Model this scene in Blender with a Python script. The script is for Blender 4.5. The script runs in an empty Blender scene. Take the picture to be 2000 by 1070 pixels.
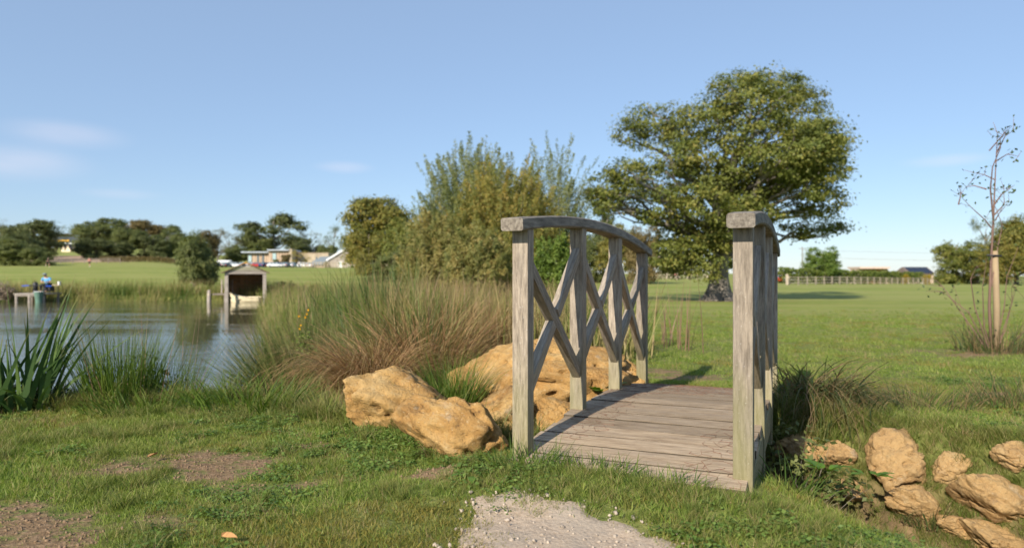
import bpy, bmesh, math, random
import numpy as np
from mathutils import Matrix, Vector, Euler
from mathutils.kdtree import KDTree
random.seed(7); np.random.seed(7)
R = math.radians
scene = bpy.context.scene
COL = scene.collection

# ------------------------------------------------------------------ camera, sky, sun, exposure
F = 2000 * 24.0 / 36.0           # focal length in pixels of the 2000 px wide photograph
EYE = 0.80
cam_d = bpy.data.cameras.new('camera'); cam = bpy.data.objects.new('camera', cam_d); COL.objects.link(cam)
cam.location = (0, 0, EYE); cam.rotation_euler = (R(90), 0, 0)
cam_d.lens = 24; cam_d.sensor_width = 36; cam_d.clip_start = 0.05; cam_d.clip_end = 6000
cam_d.dof.use_dof = True; cam_d.dof.focus_distance = 3.0; cam_d.dof.aperture_fstop = 2.4
scene.camera = cam
SUN_EL, SUN_AZ = 29.5, 29.5      # shadows fall 29.5 degrees right of straight ahead
w = bpy.data.worlds.new('World'); scene.world = w; w.use_nodes = True
nt = w.node_tree; nt.nodes.clear()
sky = nt.nodes.new('ShaderNodeTexSky'); sky.sky_type = 'NISHITA'; sky.sun_disc = False
sky.sun_elevation = R(SUN_EL); sky.sun_rotation = R(180 + SUN_AZ)
sky.air_density = 1.0; sky.dust_density = 0.15; sky.ozone_density = 4.0; sky.altitude = 100
bg = nt.nodes.new('ShaderNodeBackground'); bg.inputs['Strength'].default_value = 0.13
wo = nt.nodes.new('ShaderNodeOutputWorld')
tc = nt.nodes.new('ShaderNodeTexCoord')
hz = nt.nodes.new('ShaderNodeMix'); hz.data_type = 'RGBA'; hz.inputs['Factor'].default_value = 0.6; hz.inputs['B'].default_value = (2.05, 2.75, 3.85, 1)
nt.links.new(sky.outputs['Color'], hz.inputs['A']); prev = hz.outputs['Result']    # even thin haze over the whole sky
wn = nt.nodes.new('ShaderNodeTexNoise'); wn.inputs['Scale'].default_value = 9; wn.inputs['Detail'].default_value = 5
wm = nt.nodes.new('ShaderNodeVectorMath'); wm.operation = 'MULTIPLY'; wm.inputs[1].default_value = (1, 1, 4)
nt.links.new(tc.outputs['Generated'], wm.inputs[0]); nt.links.new(wm.outputs[0], wn.inputs['Vector'])
for (px, py, rx, ry, s) in ((125, 263, 105, 26, .17), (30, 316, 120, 36, .2), (672, 327, 52, 12, .18), (235, 379, 70, 11, .11), (1852, 313, 72, 12, .2)):
    d0 = Vector(((px - 1000) / F, 1, (535 - py) / F)); L = d0.length; d0.normalize()
    a = nt.nodes.new('ShaderNodeVectorMath'); a.operation = 'SUBTRACT'; a.inputs[1].default_value = d0
    b = nt.nodes.new('ShaderNodeVectorMath'); b.operation = 'MULTIPLY'; b.inputs[1].default_value = (F * L / rx, F * L / rx, F * L / ry)
    c = nt.nodes.new('ShaderNodeVectorMath'); c.operation = 'LENGTH'
    m1 = nt.nodes.new('ShaderNodeMapRange'); m1.interpolation_type = 'SMOOTHSTEP'
    m1.inputs['From Min'].default_value = 1.35; m1.inputs['From Max'].default_value = 0.1
    m1.inputs['To Min'].default_value = 0; m1.inputs['To Max'].default_value = s * 2.0
    m2 = nt.nodes.new('ShaderNodeMath'); m2.operation = 'MULTIPLY'
    mx = nt.nodes.new('ShaderNodeMix'); mx.data_type = 'RGBA'
    nt.links.new(tc.outputs['Generated'], a.inputs[0]); nt.links.new(a.outputs[0], b.inputs[0]); nt.links.new(b.outputs[0], c.inputs[0])
    nt.links.new(c.outputs['Value'], m1.inputs['Value']); nt.links.new(m1.outputs[0], m2.inputs[0]); nt.links.new(wn.outputs['Fac'], m2.inputs[1])
    nt.links.new(m2.outputs[0], mx.inputs['Factor']); nt.links.new(prev, mx.inputs['A']); mx.inputs['B'].default_value = (5.6, 5.2, 5.6, 1)
    prev = mx.outputs['Result']
nt.links.new(prev, bg.inputs['Color']); nt.links.new(bg.outputs[0], wo.inputs['Surface'])
sl = bpy.data.lights.new('sun', 'SUN'); sl.energy = 5.0; sl.angle = R(0.6); sl.color = (1.0, 0.91, 0.77)
so = bpy.data.objects.new('sun', sl); COL.objects.link(so); so.location = (-20, -35, 25)
so.rotation_euler = Vector((math.sin(R(SUN_AZ)) * math.cos(R(SUN_EL)), math.cos(R(SUN_AZ)) * math.cos(R(SUN_EL)), -math.sin(R(SUN_EL)))).to_track_quat('-Z', 'Y').to_euler()
vs = scene.view_settings; vs.view_transform = 'Standard'; vs.look = 'None'; vs.gamma = 1; vs.exposure = 0.5; vs.use_curve_mapping = False
scene.render.engine = 'CYCLES'; cy = scene.cycles
cy.use_denoising = True; cy.max_bounces = 6; cy.diffuse_bounces = 3; cy.glossy_bounces = 3; cy.transmission_bounces = 4; cy.transparent_max_bounces = 4
cy.caustics_reflective = False; cy.caustics_refractive = False; cy.sample_clamp_indirect = 6

# ------------------------------------------------------------------ helpers
def P(px, py, d):                 # a pixel of the photograph at distance d -> a point
    return Vector(((px - 1000) / F * d, d, EYE - (py - 535) / F * d))
def X_(px, d): return (px - 1000) / F * d
def Z_(py, d): return EYE - (py - 535) / F * d

def tag(o, label=None, cat=None, group=None, kind=None):
    if label: o['label'] = label
    if cat: o['category'] = cat
    if group: o['group'] = group
    if kind: o['kind'] = kind
    return o
def link(name, me, mat=None, parent=None, M=None):
    o = bpy.data.objects.new(name, me); COL.objects.link(o)
    if mat is not None:
        for m in (mat if isinstance(mat, (list, tuple)) else [mat]): me.materials.append(m)
    if parent is not None: o.parent = parent
    if M is not None: o.matrix_basis = M
    return o
def thing(name, label, cat, loc=(0, 0, 0), rz=0, group=None):
    o = bpy.data.objects.new(name, None); COL.objects.link(o); o.empty_display_size = .2
    o.location = loc; o.rotation_euler = (0, 0, rz)
    return tag(o, label, cat, group)
def copy_tree(o, parent=None):
    c = o.copy(); COL.objects.link(c); c.parent = parent
    if parent is not None: c.matrix_parent_inverse = o.matrix_parent_inverse
    for ch in [q for q in o.children]: copy_tree(ch, c)
    return c
def np_mesh(name, V, Q, attrs=None, smooth=False):
    """fast mesh from arrays: V (n,3), Q (m,3|4), attrs {name: per-vertex floats}"""
    V = np.asarray(V, dtype=np.float32); Q = np.asarray(Q, dtype=np.int32)
    me = bpy.data.meshes.new(name)
    me.vertices.add(len(V)); me.vertices.foreach_set('co', V.ravel())
    k = Q.shape[1]; me.loops.add(Q.size); me.loops.foreach_set('vertex_index', Q.ravel())
    me.polygons.add(len(Q)); me.polygons.foreach_set('loop_start', np.arange(len(Q), dtype=np.int32) * k)
    me.polygons.foreach_set('loop_total', np.full(len(Q), k, dtype=np.int32))
    if smooth: me.polygons.foreach_set('use_smooth', np.ones(len(Q), dtype=bool))
    for n, a in (attrs or {}).items():
        at = me.attributes.new(n, 'FLOAT', 'POINT'); at.data.foreach_set('value', np.asarray(a, dtype=np.float32))
    me.update(calc_edges=True); me.validate()
    return me
class MB:
    """collects simple shapes into one mesh"""
    def __init__(s): s.v = []; s.f = []; s.mi = []
    def add(s, v, f, mi=0):
        o = len(s.v); s.v += [tuple(p) for p in v]; s.f += [tuple(i + o for i in q) for q in f]; s.mi += [mi] * len(f)
    def box(s, x0, x1, y0, y1, z0, z1, mi=0):
        s.add([(x0, y0, z0), (x1, y0, z0), (x1, y1, z0), (x0, y1, z0), (x0, y0, z1), (x1, y0, z1), (x1, y1, z1), (x0, y1, z1)],
              [(0, 3, 2, 1), (4, 5, 6, 7), (0, 1, 5, 4), (1, 2, 6, 5), (2, 3, 7, 6), (3, 0, 4, 7)], mi)
    def prism(s, poly, y0, y1, mi=0):     # polygon in x,z extruded along y
        n = len(poly); v = [(x, y0, z) for x, z in poly] + [(x, y1, z) for x, z in poly]
        s.add(v, [tuple(range(n)), tuple(range(2 * n - 1, n - 1, -1))] + [(i, i + n, (i + 1) % n + n, (i + 1) % n) for i in range(n)], mi)
    def tube(s, pts, rad, n=8, mi=0, cap=True):
        pts = [Vector(p) for p in pts]; v = []; f = []
        up = Vector((0.13, 0.31, 0.94)).normalized()
        for i, p in enumerate(pts):
            t = (pts[min(i + 1, len(pts) - 1)] - pts[max(i - 1, 0)])
            t = t.normalized() if t.length > 1e-9 else Vector((0, 0, 1))
            a = t.cross(up)
            if a.length < .05: a = t.cross(Vector((1, 0, 0)))
            a.normalize(); b = t.cross(a); r = rad[i] if hasattr(rad, '__len__') else rad
            for k in range(n):
                an = 2 * math.pi * k / n; v.append(p + (a * math.cos(an) + b * math.sin(an)) * r)
        for i in range(len(pts) - 1):
            for k in range(n):
                f.append((i * n + k, i * n + (k + 1) % n, (i + 1) * n + (k + 1) % n, (i + 1) * n + k))
        if cap: f += [tuple(range(n - 1, -1, -1)), tuple(range((len(pts) - 1) * n, len(pts) * n))]
        s.add(v, f, mi)
    def mesh(s, name, smooth=False, bevel=0, seg=1):
        me = bpy.data.meshes.new(name); me.from_pydata(s.v, [], s.f)
        me.polygons.foreach_set('material_index', s.mi)
        if bevel:
            bm = bmesh.new(); bm.from_mesh(me)
            bmesh.ops.bevel(bm, geom=bm.edges[:], offset=bevel, segments=seg, affect='EDGES', profile=.6)
            bm.to_mesh(me); bm.free()
        if smooth: me.polygons.foreach_set('use_smooth', [True] * len(me.polygons))
        me.update(); return me
    def build(s, name, mat, parent=None, M=None, smooth=False, bevel=0, seg=1):
        return link(name, s.mesh(name, smooth, bevel, seg), mat, parent, M)

_perm = np.random.RandomState(3).permutation(256)
def vnoise(p):                    # value noise, p (n,3) -> 0..1
    p = np.asarray(p, dtype=np.float64); i = np.floor(p).astype(int); f = p - i; f = f * f * (3 - 2 * f)
    def h(a, b, c): return _perm[(_perm[(_perm[a & 255] + b) & 255] + c) & 255] / 255.0
    x, y, z = i[:, 0], i[:, 1], i[:, 2]; r = 0
    for dx in (0, 1):
        for dy in (0, 1):
            for dz in (0, 1):
                wgt = (f[:, 0] if dx else 1 - f[:, 0]) * (f[:, 1] if dy else 1 - f[:, 1]) * (f[:, 2] if dz else 1 - f[:, 2])
                r = r + wgt * h(x + dx, y + dy, z + dz)
    return r
def fbm(p, o=4):
    p = np.asarray(p, dtype=np.float64); r = 0; a = .5; t = 0
    for k in range(o): r = r + a * vnoise(p * 2 ** k + 17.3 * k); t += a; a *= .5
    return r / t
def sstep(a, b, x): t = np.clip((x - a) / (b - a), 0, 1); return t * t * (3 - 2 * t)

# ------------------------------------------------------------------ materials
def newmat(name):
    m = bpy.data.materials.new(name); m.use_nodes = True; n = m.node_tree
    return m, n, n.nodes['Principled BSDF']
def N(n, t, **kw):
    nd = n.nodes.new(t)
    for k, v in kw.items():
        if hasattr(nd, k): setattr(nd, k, v)
        else: nd.inputs[k].default_value = v
    return nd
def ramp(n, fac, stops):
    r = n.nodes.new('ShaderNodeValToRGB'); e = r.color_ramp.elements
    while len(e) < len(stops): e.new(.5)
    for i, (p, c) in enumerate(stops): e[i].position = p; e[i].color = (*c, 1)
    n.links.new(fac, r.inputs[0]); return r.outputs[0]
def mixc(n, fac, a, b, mode='MIX'):
    m = n.nodes.new('ShaderNodeMix'); m.data_type = 'RGBA'; m.blend_type = mode
    for s, k in ((fac, 'Factor'), (a, 'A'), (b, 'B')):
        if hasattr(s, 'links'): n.links.new(s, m.inputs[k])
        elif k == 'Factor': m.inputs[k].default_value = s
        else: m.inputs[k].default_value = (*s, 1)
    return m.outputs['Result']
def mapr(n, v, a, b, c=0, d=1):
    m = N(n, 'ShaderNodeMapRange'); m.inputs[1].default_value = a; m.inputs[2].default_value = b; m.inputs[3].default_value = c; m.inputs[4].default_value = d
    n.links.new(v, m.inputs[0]); return m.outputs[0]
def coords(n, kind='Object', scale=(1, 1, 1), rnd=False):
    t = N(n, 'ShaderNodeTexCoord'); m = N(n, 'ShaderNodeMapping'); m.inputs['Scale'].default_value = scale
    n.links.new(t.outputs[kind], m.inputs['Vector'])
    if rnd:
        oi = N(n, 'ShaderNodeObjectInfo'); v = N(n, 'ShaderNodeVectorMath', operation='SCALE'); v.inputs[0].default_value = (37, 53, 71)
        n.links.new(oi.outputs['Random'], v.inputs['Scale']); n.links.new(v.outputs[0], m.inputs['Location'])
    return m.outputs[0]
def noise(n, vec, scale, detail=4, rough=.55, out='Fac'):
    t = N(n, 'ShaderNodeTexNoise'); t.inputs['Scale'].default_value = scale; t.inputs['Detail'].default_value = detail; t.inputs['Roughness'].default_value = rough
    n.links.new(vec, t.inputs['Vector']); return t.outputs[out]
def bump(n, bs, h, strength, dist):
    b = N(n, 'ShaderNodeBump'); b.inputs['Strength'].default_value = strength; b.inputs['Distance'].default_value = dist
    n.links.new(h, b.inputs['Height'])
    for l in list(bs.inputs['Normal'].links): n.links.new(l.from_socket, b.inputs['Normal'])
    n.links.new(b.outputs[0], bs.inputs['Normal'])
def plain(name, c, rough=.7, metal=0, var=.15, scale=3):
    m, n, b = newmat(name); v = coords(n, 'Object', (1, 1, 1), True)
    f = noise(n, v, scale, 5)
    lo = tuple(x * (1 - var) for x in c); hi = tuple(min(1, x * (1 + var)) for x in c)
    n.links.new(ramp(n, f, [(.3, lo), (.7, hi)]), b.inputs['Base Color'])
    b.inputs['Roughness'].default_value = rough; b.inputs['Metallic'].default_value = metal
    return m
def wood(name, dark, light, grain=(3, 90, 90), algae=0, rough=.85, bstr=.5, fade=.35):
    m, n, b = newmat(name)
    v = coords(n, 'Object', grain, True); v1 = coords(n, 'Object', (1, 5, 5), True)
    g = noise(n, v, 1, 6, .7); g2 = noise(n, v1, 2.2, 4)
    vk = coords(n, 'Object', (2.5, 14, 14), True); wv = noise(n, vk, 1.6, 3)
    c = ramp(n, g, [(.28, tuple(x * .55 for x in dark)), (.42, dark), (.62, light), (.8, tuple(x * 1.15 for x in light))])
    c = mixc(n, mapr(n, g2, .40, .66, 0, fade), c, (.33, .305, .275))
    c = mixc(n, mapr(n, wv, .58, .78, 0, .3), c, tuple(x * .55 for x in dark))
    # tone of each timber
    oi = N(n, 'ShaderNodeObjectInfo'); hv = N(n, 'ShaderNodeHueSaturation')
    n.links.new(mapr(n, oi.outputs['Random'], 0, 1, .8, 1.18), hv.inputs['Value']); n.links.new(c, hv.inputs['Color']); c = hv.outputs[0]
    sp = noise(n, coords(n, 'Object', (30, 60, 60), True), 3.0, 3, .7)
    c = mixc(n, mapr(n, sp, .64, .72, 0, .5), c, (.62, .60, .55))
    c = mixc(n, mapr(n, sp, .36, .30, 0, .4), c, (.10, .085, .07))
    if algae:
        ge = N(n, 'ShaderNodeNewGeometry'); sx = N(n, 'ShaderNodeSeparateXYZ'); n.links.new(ge.outputs['Position'], sx.inputs[0])
        an = noise(n, coords(n, 'Object', (3, 14, 14), True), 1.5, 5)
        ad = N(n, 'ShaderNodeMath', operation='MULTIPLY_ADD'); ad.inputs[1].default_value = -.75
        n.links.new(an, ad.inputs[0]); n.links.new(sx.outputs[2], ad.inputs[2])
        c = mixc(n, mapr(n, ad.outputs[0], .12, -.35, 0, algae), c, (.20, .19, .055))
    n.links.new(c, b.inputs['Base Color']); b.inputs['Roughness'].default_value = rough
    b.inputs['Specular IOR Level'].default_value = .25
    bump(n, b, g, bstr, .004); bump(n, b, sp, .25, .002)
    return m
def leafmat(name, cols, trans=.35, rough=.55, tip=None, inst=False, patch=None, dead=None):
    """foliage: colour from the per-leaf attribute 'tint', optional tip colour along 'tt'"""
    m, n, b = newmat(name)
    at = N(n, 'ShaderNodeAttribute'); at.attribute_name = 'tint'
    f = at.outputs['Fac']
    if inst:
        oi = N(n, 'ShaderNodeObjectInfo'); ad = N(n, 'ShaderNodeMath', operation='MULTIPLY_ADD'); ad.inputs[1].default_value = .5
        sc = N(n, 'ShaderNodeMath', operation='MULTIPLY'); sc.inputs[1].default_value = .5
        n.links.new(f, sc.inputs[0]); n.links.new(oi.outputs['Random'], ad.inputs[0]); n.links.new(sc.outputs[0], ad.inputs[2]); f = ad.outputs[0]
    k = len(cols); c = ramp(n, f, [(i / (k - 1), q) for i, q in enumerate(cols)])
    if tip:
        a2 = N(n, 'ShaderNodeAttribute'); a2.attribute_name = 'tt'
        c = mixc(n, mapr(n, a2.outputs['Fac'], tip[0], tip[1]), c, tip[2])
    if dead:
        a2 = N(n, 'ShaderNodeAttribute'); a2.attribute_name = 'tt'
        c = mixc(n, mapr(n, a2.outputs['Fac'], dead[0], dead[1]), dead[2], c)
    if patch:
        ge = N(n, 'ShaderNodeNewGeometry'); pn = noise(n, ge.outputs['Position'], patch[0], 3)
        c = mixc(n, mapr(n, pn, .42, .66, 0, patch[2]), c, patch[1])
    n.links.new(c, b.inputs['Base Color']); b.inputs['Roughness'].default_value = rough; b.inputs['Specular IOR Level'].default_value = .3
    t = N(n, 'ShaderNodeBsdfTranslucent'); mx = N(n, 'ShaderNodeMixShader'); mx.inputs[0].default_value = trans
    hs = N(n, 'ShaderNodeHueSaturation'); hs.inputs['Saturation'].default_value = 1.15; hs.inputs['Value'].default_value = 1.3
    n.links.new(c, hs.inputs['Color']); n.links.new(hs.outputs[0], t.inputs['Color'])
    n.links.new(b.outputs[0], mx.inputs[1]); n.links.new(t.outputs[0], mx.inputs[2])
    n.links.new(mx.outputs[0], n.nodes['Material Output'].inputs['Surface'])
    return m

M = {}
M['wood'] = wood('weathered_oak', (.215, .175, .135), (.375, .31, .24), (9, 80, 80), .5, fade=.22)
M['deck'] = wood('deck_oak', (.27, .195, .125), (.42, .32, .215), (7, 70, 70), 0, fade=.18)
M['railwood'] = wood('handrail_oak', (.16, .135, .11), (.31, .27, .22), (8, 65, 65), 0, fade=.35)
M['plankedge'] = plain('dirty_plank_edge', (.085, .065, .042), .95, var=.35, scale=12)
M['farwood'] = wood('grey_timber', (.26, .22, .19), (.42, .37, .32), (1, 8, 8), 0)
M['brownwood'] = wood('brown_boards', (.28, .14, .065), (.42, .23, .11), (1, 8, 8), 0)
M['fencewood'] = plain('fence_timber', (.42, .35, .26), .85)
M['stake'] = plain('stake_timber', (.30, .22, .13), .85)
M['darkfence'] = plain('dark_fence_timber', (.22, .18, .15), .85)
M['rust'] = plain('rusty_wire', (.21, .10, .06), .8)
M['bark'] = wood('bark', (.10, .08, .06), (.24, .205, .16), (2, 9, 9), 0, bstr=1.0)
M['oakbark'] = wood('oak_bark', (.10, .085, .068), (.25, .22, .18), (3, 4, 1.2), 0, bstr=1.0)
M['cream'] = plain('cream_paint', (.72, .62, .42), .6)
M['white'] = plain('white_paint', (.8, .8, .78), .5, var=.05)
M['black'] = plain('black_plastic', (.015, .015, .018), .5)
M['glass'] = plain('window_glass', (.10, .14, .17), .08, var=.05)
M['paleglass'] = plain('pale_window_glass', (.35, .47, .50), .1, var=.1)
M['slate'] = plain('slate', (.20, .23, .24), .7)
M['stone'] = plain('honey_stone', (.40, .325, .235), .9, var=.25, scale=.8)
M['thatch'] = plain('thatch', (.17, .13, .11), .95)
M['render'] = plain('cream_render', (.75, .62, .45), .9)
M['metalroof'] = plain('grey_metal_roof', (.36, .40, .46), .4)
M['yellow'] = plain('yellow_paint', (.85, .45, .03), .5)
M['solar'] = plain('solar_panel', (.015, .018, .03), .25)
M['tyre'] = plain('tyre', (.02, .02, .02), .9)
M['chrome'] = plain('wheel_rim', (.5, .5, .52), .3, .8)
M['redlamp'] = plain('red_lamp', (.6, .03, .02), .2)
M['clearlamp'] = plain('clear_lamp', (.8, .8, .78), .15)
M['skin'] = plain('skin', (.55, .30, .20), .55, var=.08)
M['shirt'] = plain('blue_shirt', (.13, .40, .68), .9, var=.1)
M['dark'] = plain('dark_cloth', (.02, .022, .03), .9)
M['greycap'] = plain('grey_cap', (.22, .27, .29), .9)
M['whitecloth'] = plain('white_cloth', (.75, .75, .75), .9)
M['pinkcloth'] = plain('pink_cloth', (.6, .25, .22), .9)
M['bluerod'] = plain('blue_rod', (.03, .10, .55), .35)
M['net'] = plain('green_net', (.12, .22, .17), .9)
M['lichen'] = plain('lichen_tiles', (.45, .23, .06), .95, var=.4, scale=4)
M['shingle'] = plain('shingle_roof', (.20, .135, .09), .95, var=.3, scale=5)
M['mesh'] = plain('wire_panel', (.22, .22, .20), .6)
M['shutter'] = plain('shutter_red', (.30, .10, .05), .8)
M['pinkroof'] = plain('pinkish_fascia', (.55, .42, .34), .8)
# ------------------------------------------------------------------ terrain
def seg_dist(x, y, pts, closed=False):
    d = np.full(np.shape(x), 1e9); n = len(pts)
    for i in range(n if closed else n - 1):
        ax, ay = pts[i]; bx, by = pts[(i + 1) % n]
        t = np.clip(((x - ax) * (bx - ax) + (y - ay) * (by - ay)) / ((bx - ax) ** 2 + (by - ay) ** 2), 0, 1)
        d = np.minimum(d, np.hypot(x - ax - t * (bx - ax), y - ay - t * (by - ay)))
    return d
def inside(x, y, pts):
    r = np.zeros(np.shape(x), bool); n = len(pts)
    for i in range(n):
        ax, ay = pts[i]; bx, by = pts[(i + 1) % n]
        c = ((ay > y) != (by > y)) & (x < (bx - ax) * (y - ay) / (by - ay + 1e-12) + ax); r ^= c
    return r
POND = [(-70, 5.6), (-6, 5.4), (-3.2, 5.25), (-2.0, 5.45), (-1.55, 6.0), (-1.75, 7.2), (-2.7, 9.4), (-4.3, 12.5), (-7.2, 20), (-11, 30), (-14.2, 39), (-14.6, 43.2),
        (-18, 44.6), (-24, 44.0), (-31, 44.3), (-40, 44.5), (-70, 43)]
DITCH = [(-1.6, 5.7), (-.7, 4.8), (.1, 4.38), (.96, 3.99), (1.65, 3.62), (2.08, 3.15), (2.32, 2.5), (2.6, 1.5), (3.2, -1)]
WATER = -0.98
YL1 = ([-40, 0, 6, 44, 47, 60, 90, 125, 200, 260, 400, 700, 3000], [0, -.03, -.1, -.62, -.48, -.2, .85, 1.75, 2.72, 4.2, 9, 20, 30])
YL2 = ([-40, 0, 6, 44, 47, 60, 90, 125, 150, 165, 220, 280, 340, 500, 3000], [0, -.03, -.1, -.62, -.48, -.2, .95, 2.0, 2.8, 3.6, 6.6, 9.6, 15, 28, 40])
YC = ([-40, 0, 3, 6, 10, 20, 38, 48, 70, 118, 200, 3000], [0, -.04, -.05, -.14, -.2, -.4, -.68, -.8, -.65, -.08, .1, 4])
YR = ([-40, 0, 3, 6, 10, 20, 38, 48, 70, 94, 114, 143, 200, 3000], [0, -.04, -.05, -.14, -.22, -.42, -.68, -.85, -.87, -.8, -.85, -1.3, -1.8, -6])
def H(x, y):
    x = np.asarray(x, float); y = np.asarray(y, float); shp = np.broadcast(x, y).shape
    x = np.broadcast_to(x, shp).ravel(); y = np.broadcast_to(y, shp).ravel()
    t = x / np.maximum(y, 3.0)
    zl2, zl1, zc, zr = (np.interp(y, *q) for q in (YL2, YL1, YC, YR))
    z = zl2 + (zl1 - zl2) * sstep(-.54, -.43, t)
    z = z + (zc - z) * sstep(-.16, .05, t); z = z + (zr - z) * sstep(.32, .42, t)
    q = np.stack([x, y, x * 0], 1)
    z = z + (fbm(q * .9, 3) - .5) * .09 * sstep(60, 12, y) + (fbm(q * .06, 2) - .5) * .5 * sstep(12, 60, y) * sstep(400, 90, y) * .5
    z = z - .24 * sstep(1.25, .2, np.hypot((x - 1.95) / .85, (y - 2.75) / 1.0))
    dd = seg_dist(x, y, DITCH); n1 = (fbm(q * 1.7 + 5, 3) - .5) * .3
    z = z - .62 * sstep(.86, .22, dd + n1)
    bu_, bv_ = bridge_uv(x, y); z = z + .05 * sstep(-.75, -.27, bu_) * sstep(-.135, -.2, bu_) * sstep(-.45, -.1, bv_) * sstep(1.3, 1.0, bv_)
    sd = seg_dist(x, y, POND, True) * np.where(inside(x, y, POND), -1, 1)
    z = z + (-1.75 - z) * sstep(.55, -.75, sd + n1 * .8)
    return z.reshape(shp)
def Hs(x, y): return float(H(np.array([x]), np.array([y]))[0])
def pond_sd(x, y): return seg_dist(x, y, POND, True) * np.where(inside(x, y, POND), -1, 1)
# bridge frame
BA = math.atan2(.918, .3955); AX = Vector((math.cos(BA), math.sin(BA), 0)); PX = Vector((math.sin(BA), -math.cos(BA), 0)); B0 = Vector((.05, 3.064, 0))
def bridge_uv(x, y): return (x - B0.x) * AX.x + (y - B0.y) * AX.y, (x - B0.x) * PX.x + (y - B0.y) * PX.y
BARE = [(-1.36, 3.12, .40, .22), (-.92, 2.78, .22, .12), (-1.65, 2.33, .36, .18), (-1.9, 2.1, .5, .25), (-1.75, 1.98, .35, .2), (1.72, 6.15, .45, .32), (1.45, 6.6, .25, .25),
        (3.6, 6.2, .22, .10), (5.6, 8.3, .5, .25), (-1.0, 3.5, .12, .06), (-.32, 2.86, .1, .08), (3.55, 5.15, .2, .1), (6.4, 8.7, 1.0, .4), (11.6, 37.2, 3.2, 1.5)]
def bare_mask(x, y):
    q = np.stack([x, y, x * 0], 1); n = fbm(q * 5.1, 4) - .5; m = np.zeros(len(x))
    for (bx, by, rx, ry) in BARE:
        m = np.maximum(m, sstep(1.25, .55, np.hypot((x - bx) / rx, (y - by) / ry) + n * 2.6))
    return m
PATH = [(a * 1.04, b * .985) for a, b in [(-.2, 2.58), (.02, 2.63), (.2, 2.5), (.42, 2.33), (.54, 2.06), (.6, 1.5), (.7, 0), (.8, -3), (-.3, -3), (-.15, 0), (-.10, 1.5), (-.09, 2.0), (-.15, 2.3)]]
def path_mask(x, y):
    q = np.stack([x, y, x * 0], 1); n = (fbm(q * 4.3 + 9, 4) - .5) * .22 + (fbm(q * 17 + 2, 2) - .5) * .09
    s_ = seg_dist(x, y, PATH, True) * np.where(inside(x, y, PATH), -1, 1)
    return sstep(.07, -.07, s_ + n)
u = np.linspace(-1, 1, 441); S = lambda a, b: np.sinh(u * b) * a
gx = 2.2 * np.sinh(u * 7.3) ; gy = 4.0 + 2.2 * np.sinh(u * 7.3); gy = gy[gy > -60]
GX, GY = np.meshgrid(gx, gy); fx, fy = GX.ravel(), GY.ravel(); fz = H(fx, fy)
ny, nx = GX.shape; idx = np.arange(nx * ny).reshape(ny, nx)
Q = np.stack([idx[:-1, :-1], idx[:-1, 1:], idx[1:, 1:], idx[1:, :-1]], -1).reshape(-1, 4)
plough = sstep(163, 168, fy) * sstep(224, 219, fy) * sstep(-.72, -.71, fx / np.maximum(fy, 1)) * sstep(-.55, -.56, fx / np.maximum(fy, 1))
soil = np.maximum(sstep(.75, .45, seg_dist(fx, fy, DITCH)), sstep(.35, 0, pond_sd(fx, fy)))
me = np_mesh('ground', np.stack([fx, fy, fz], 1), Q, {'bare': bare_mask(fx, fy), 'plough': plough, 'soil': soil}, True)
m, n, b = newmat('ground_turf'); ge = N(n, 'ShaderNodeNewGeometry'); pos = ge.outputs['Position']
def attr(n, a): q = N(n, 'ShaderNodeAttribute'); q.attribute_name = a; return q.outputs['Fac']
n1 = noise(n, pos, .35, 6, .6); n2 = noise(n, pos, 9, 5, .7); n3 = noise(n, pos, 45, 3, .7)
stretch = N(n, 'ShaderNodeMapping'); stretch.inputs['Scale'].default_value = (.012, .16, .1); n.links.new(pos, stretch.inputs['Vector']); n4 = noise(n, stretch.outputs[0], 1, 3)
c = ramp(n, n1, [(.3, (.16, .205, .04)), (.5, (.225, .265, .055)), (.68, (.31, .31, .09))])
c = mixc(n, mapr(n, n4, .42, .56, 0, .8), c, (.31, .30, .10))
c = mixc(n, mapr(n, n2, .35, .7, .0, .5), c, (.12, .165, .03))
c = mixc(n, mapr(n, n3, .5, .75, 0, .35), c, (.25, .24, .10))
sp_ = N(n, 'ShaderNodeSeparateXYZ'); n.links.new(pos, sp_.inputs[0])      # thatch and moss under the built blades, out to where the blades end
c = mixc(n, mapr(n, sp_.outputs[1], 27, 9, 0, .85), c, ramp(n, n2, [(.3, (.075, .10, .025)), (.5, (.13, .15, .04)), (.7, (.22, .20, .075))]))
bn = N(n, 'ShaderNodeMath', operation='MULTIPLY'); n.links.new(attr(n, 'bare'), bn.inputs[0]); n.links.new(mapr(n, n2, .38, .52, .05, 1.2), bn.inputs[1])
c = mixc(n, bn.outputs[0], c, ramp(n, n3, [(.25, (.11, .07, .038)), (.5, (.215, .14, .078)), (.75, (.35, .245, .15))]))
c = mixc(n, attr(n, 'soil'), c, ramp(n, n2, [(.3, (.07, .05, .028)), (.7, (.22, .15, .08))]))
c = mixc(n, attr(n, 'plough'), c, (.36, .25, .17))
n.links.new(c, b.inputs['Base Color']); b.inputs['Roughness'].default_value = .95; b.inputs['Specular IOR Level'].default_value = .1
bump(n, b, n2, .6, .03); bump(n, b, n3, .7, .012)
M['turf'] = m
ground = link('ground', me, m); tag(ground, kind='structure')

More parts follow.
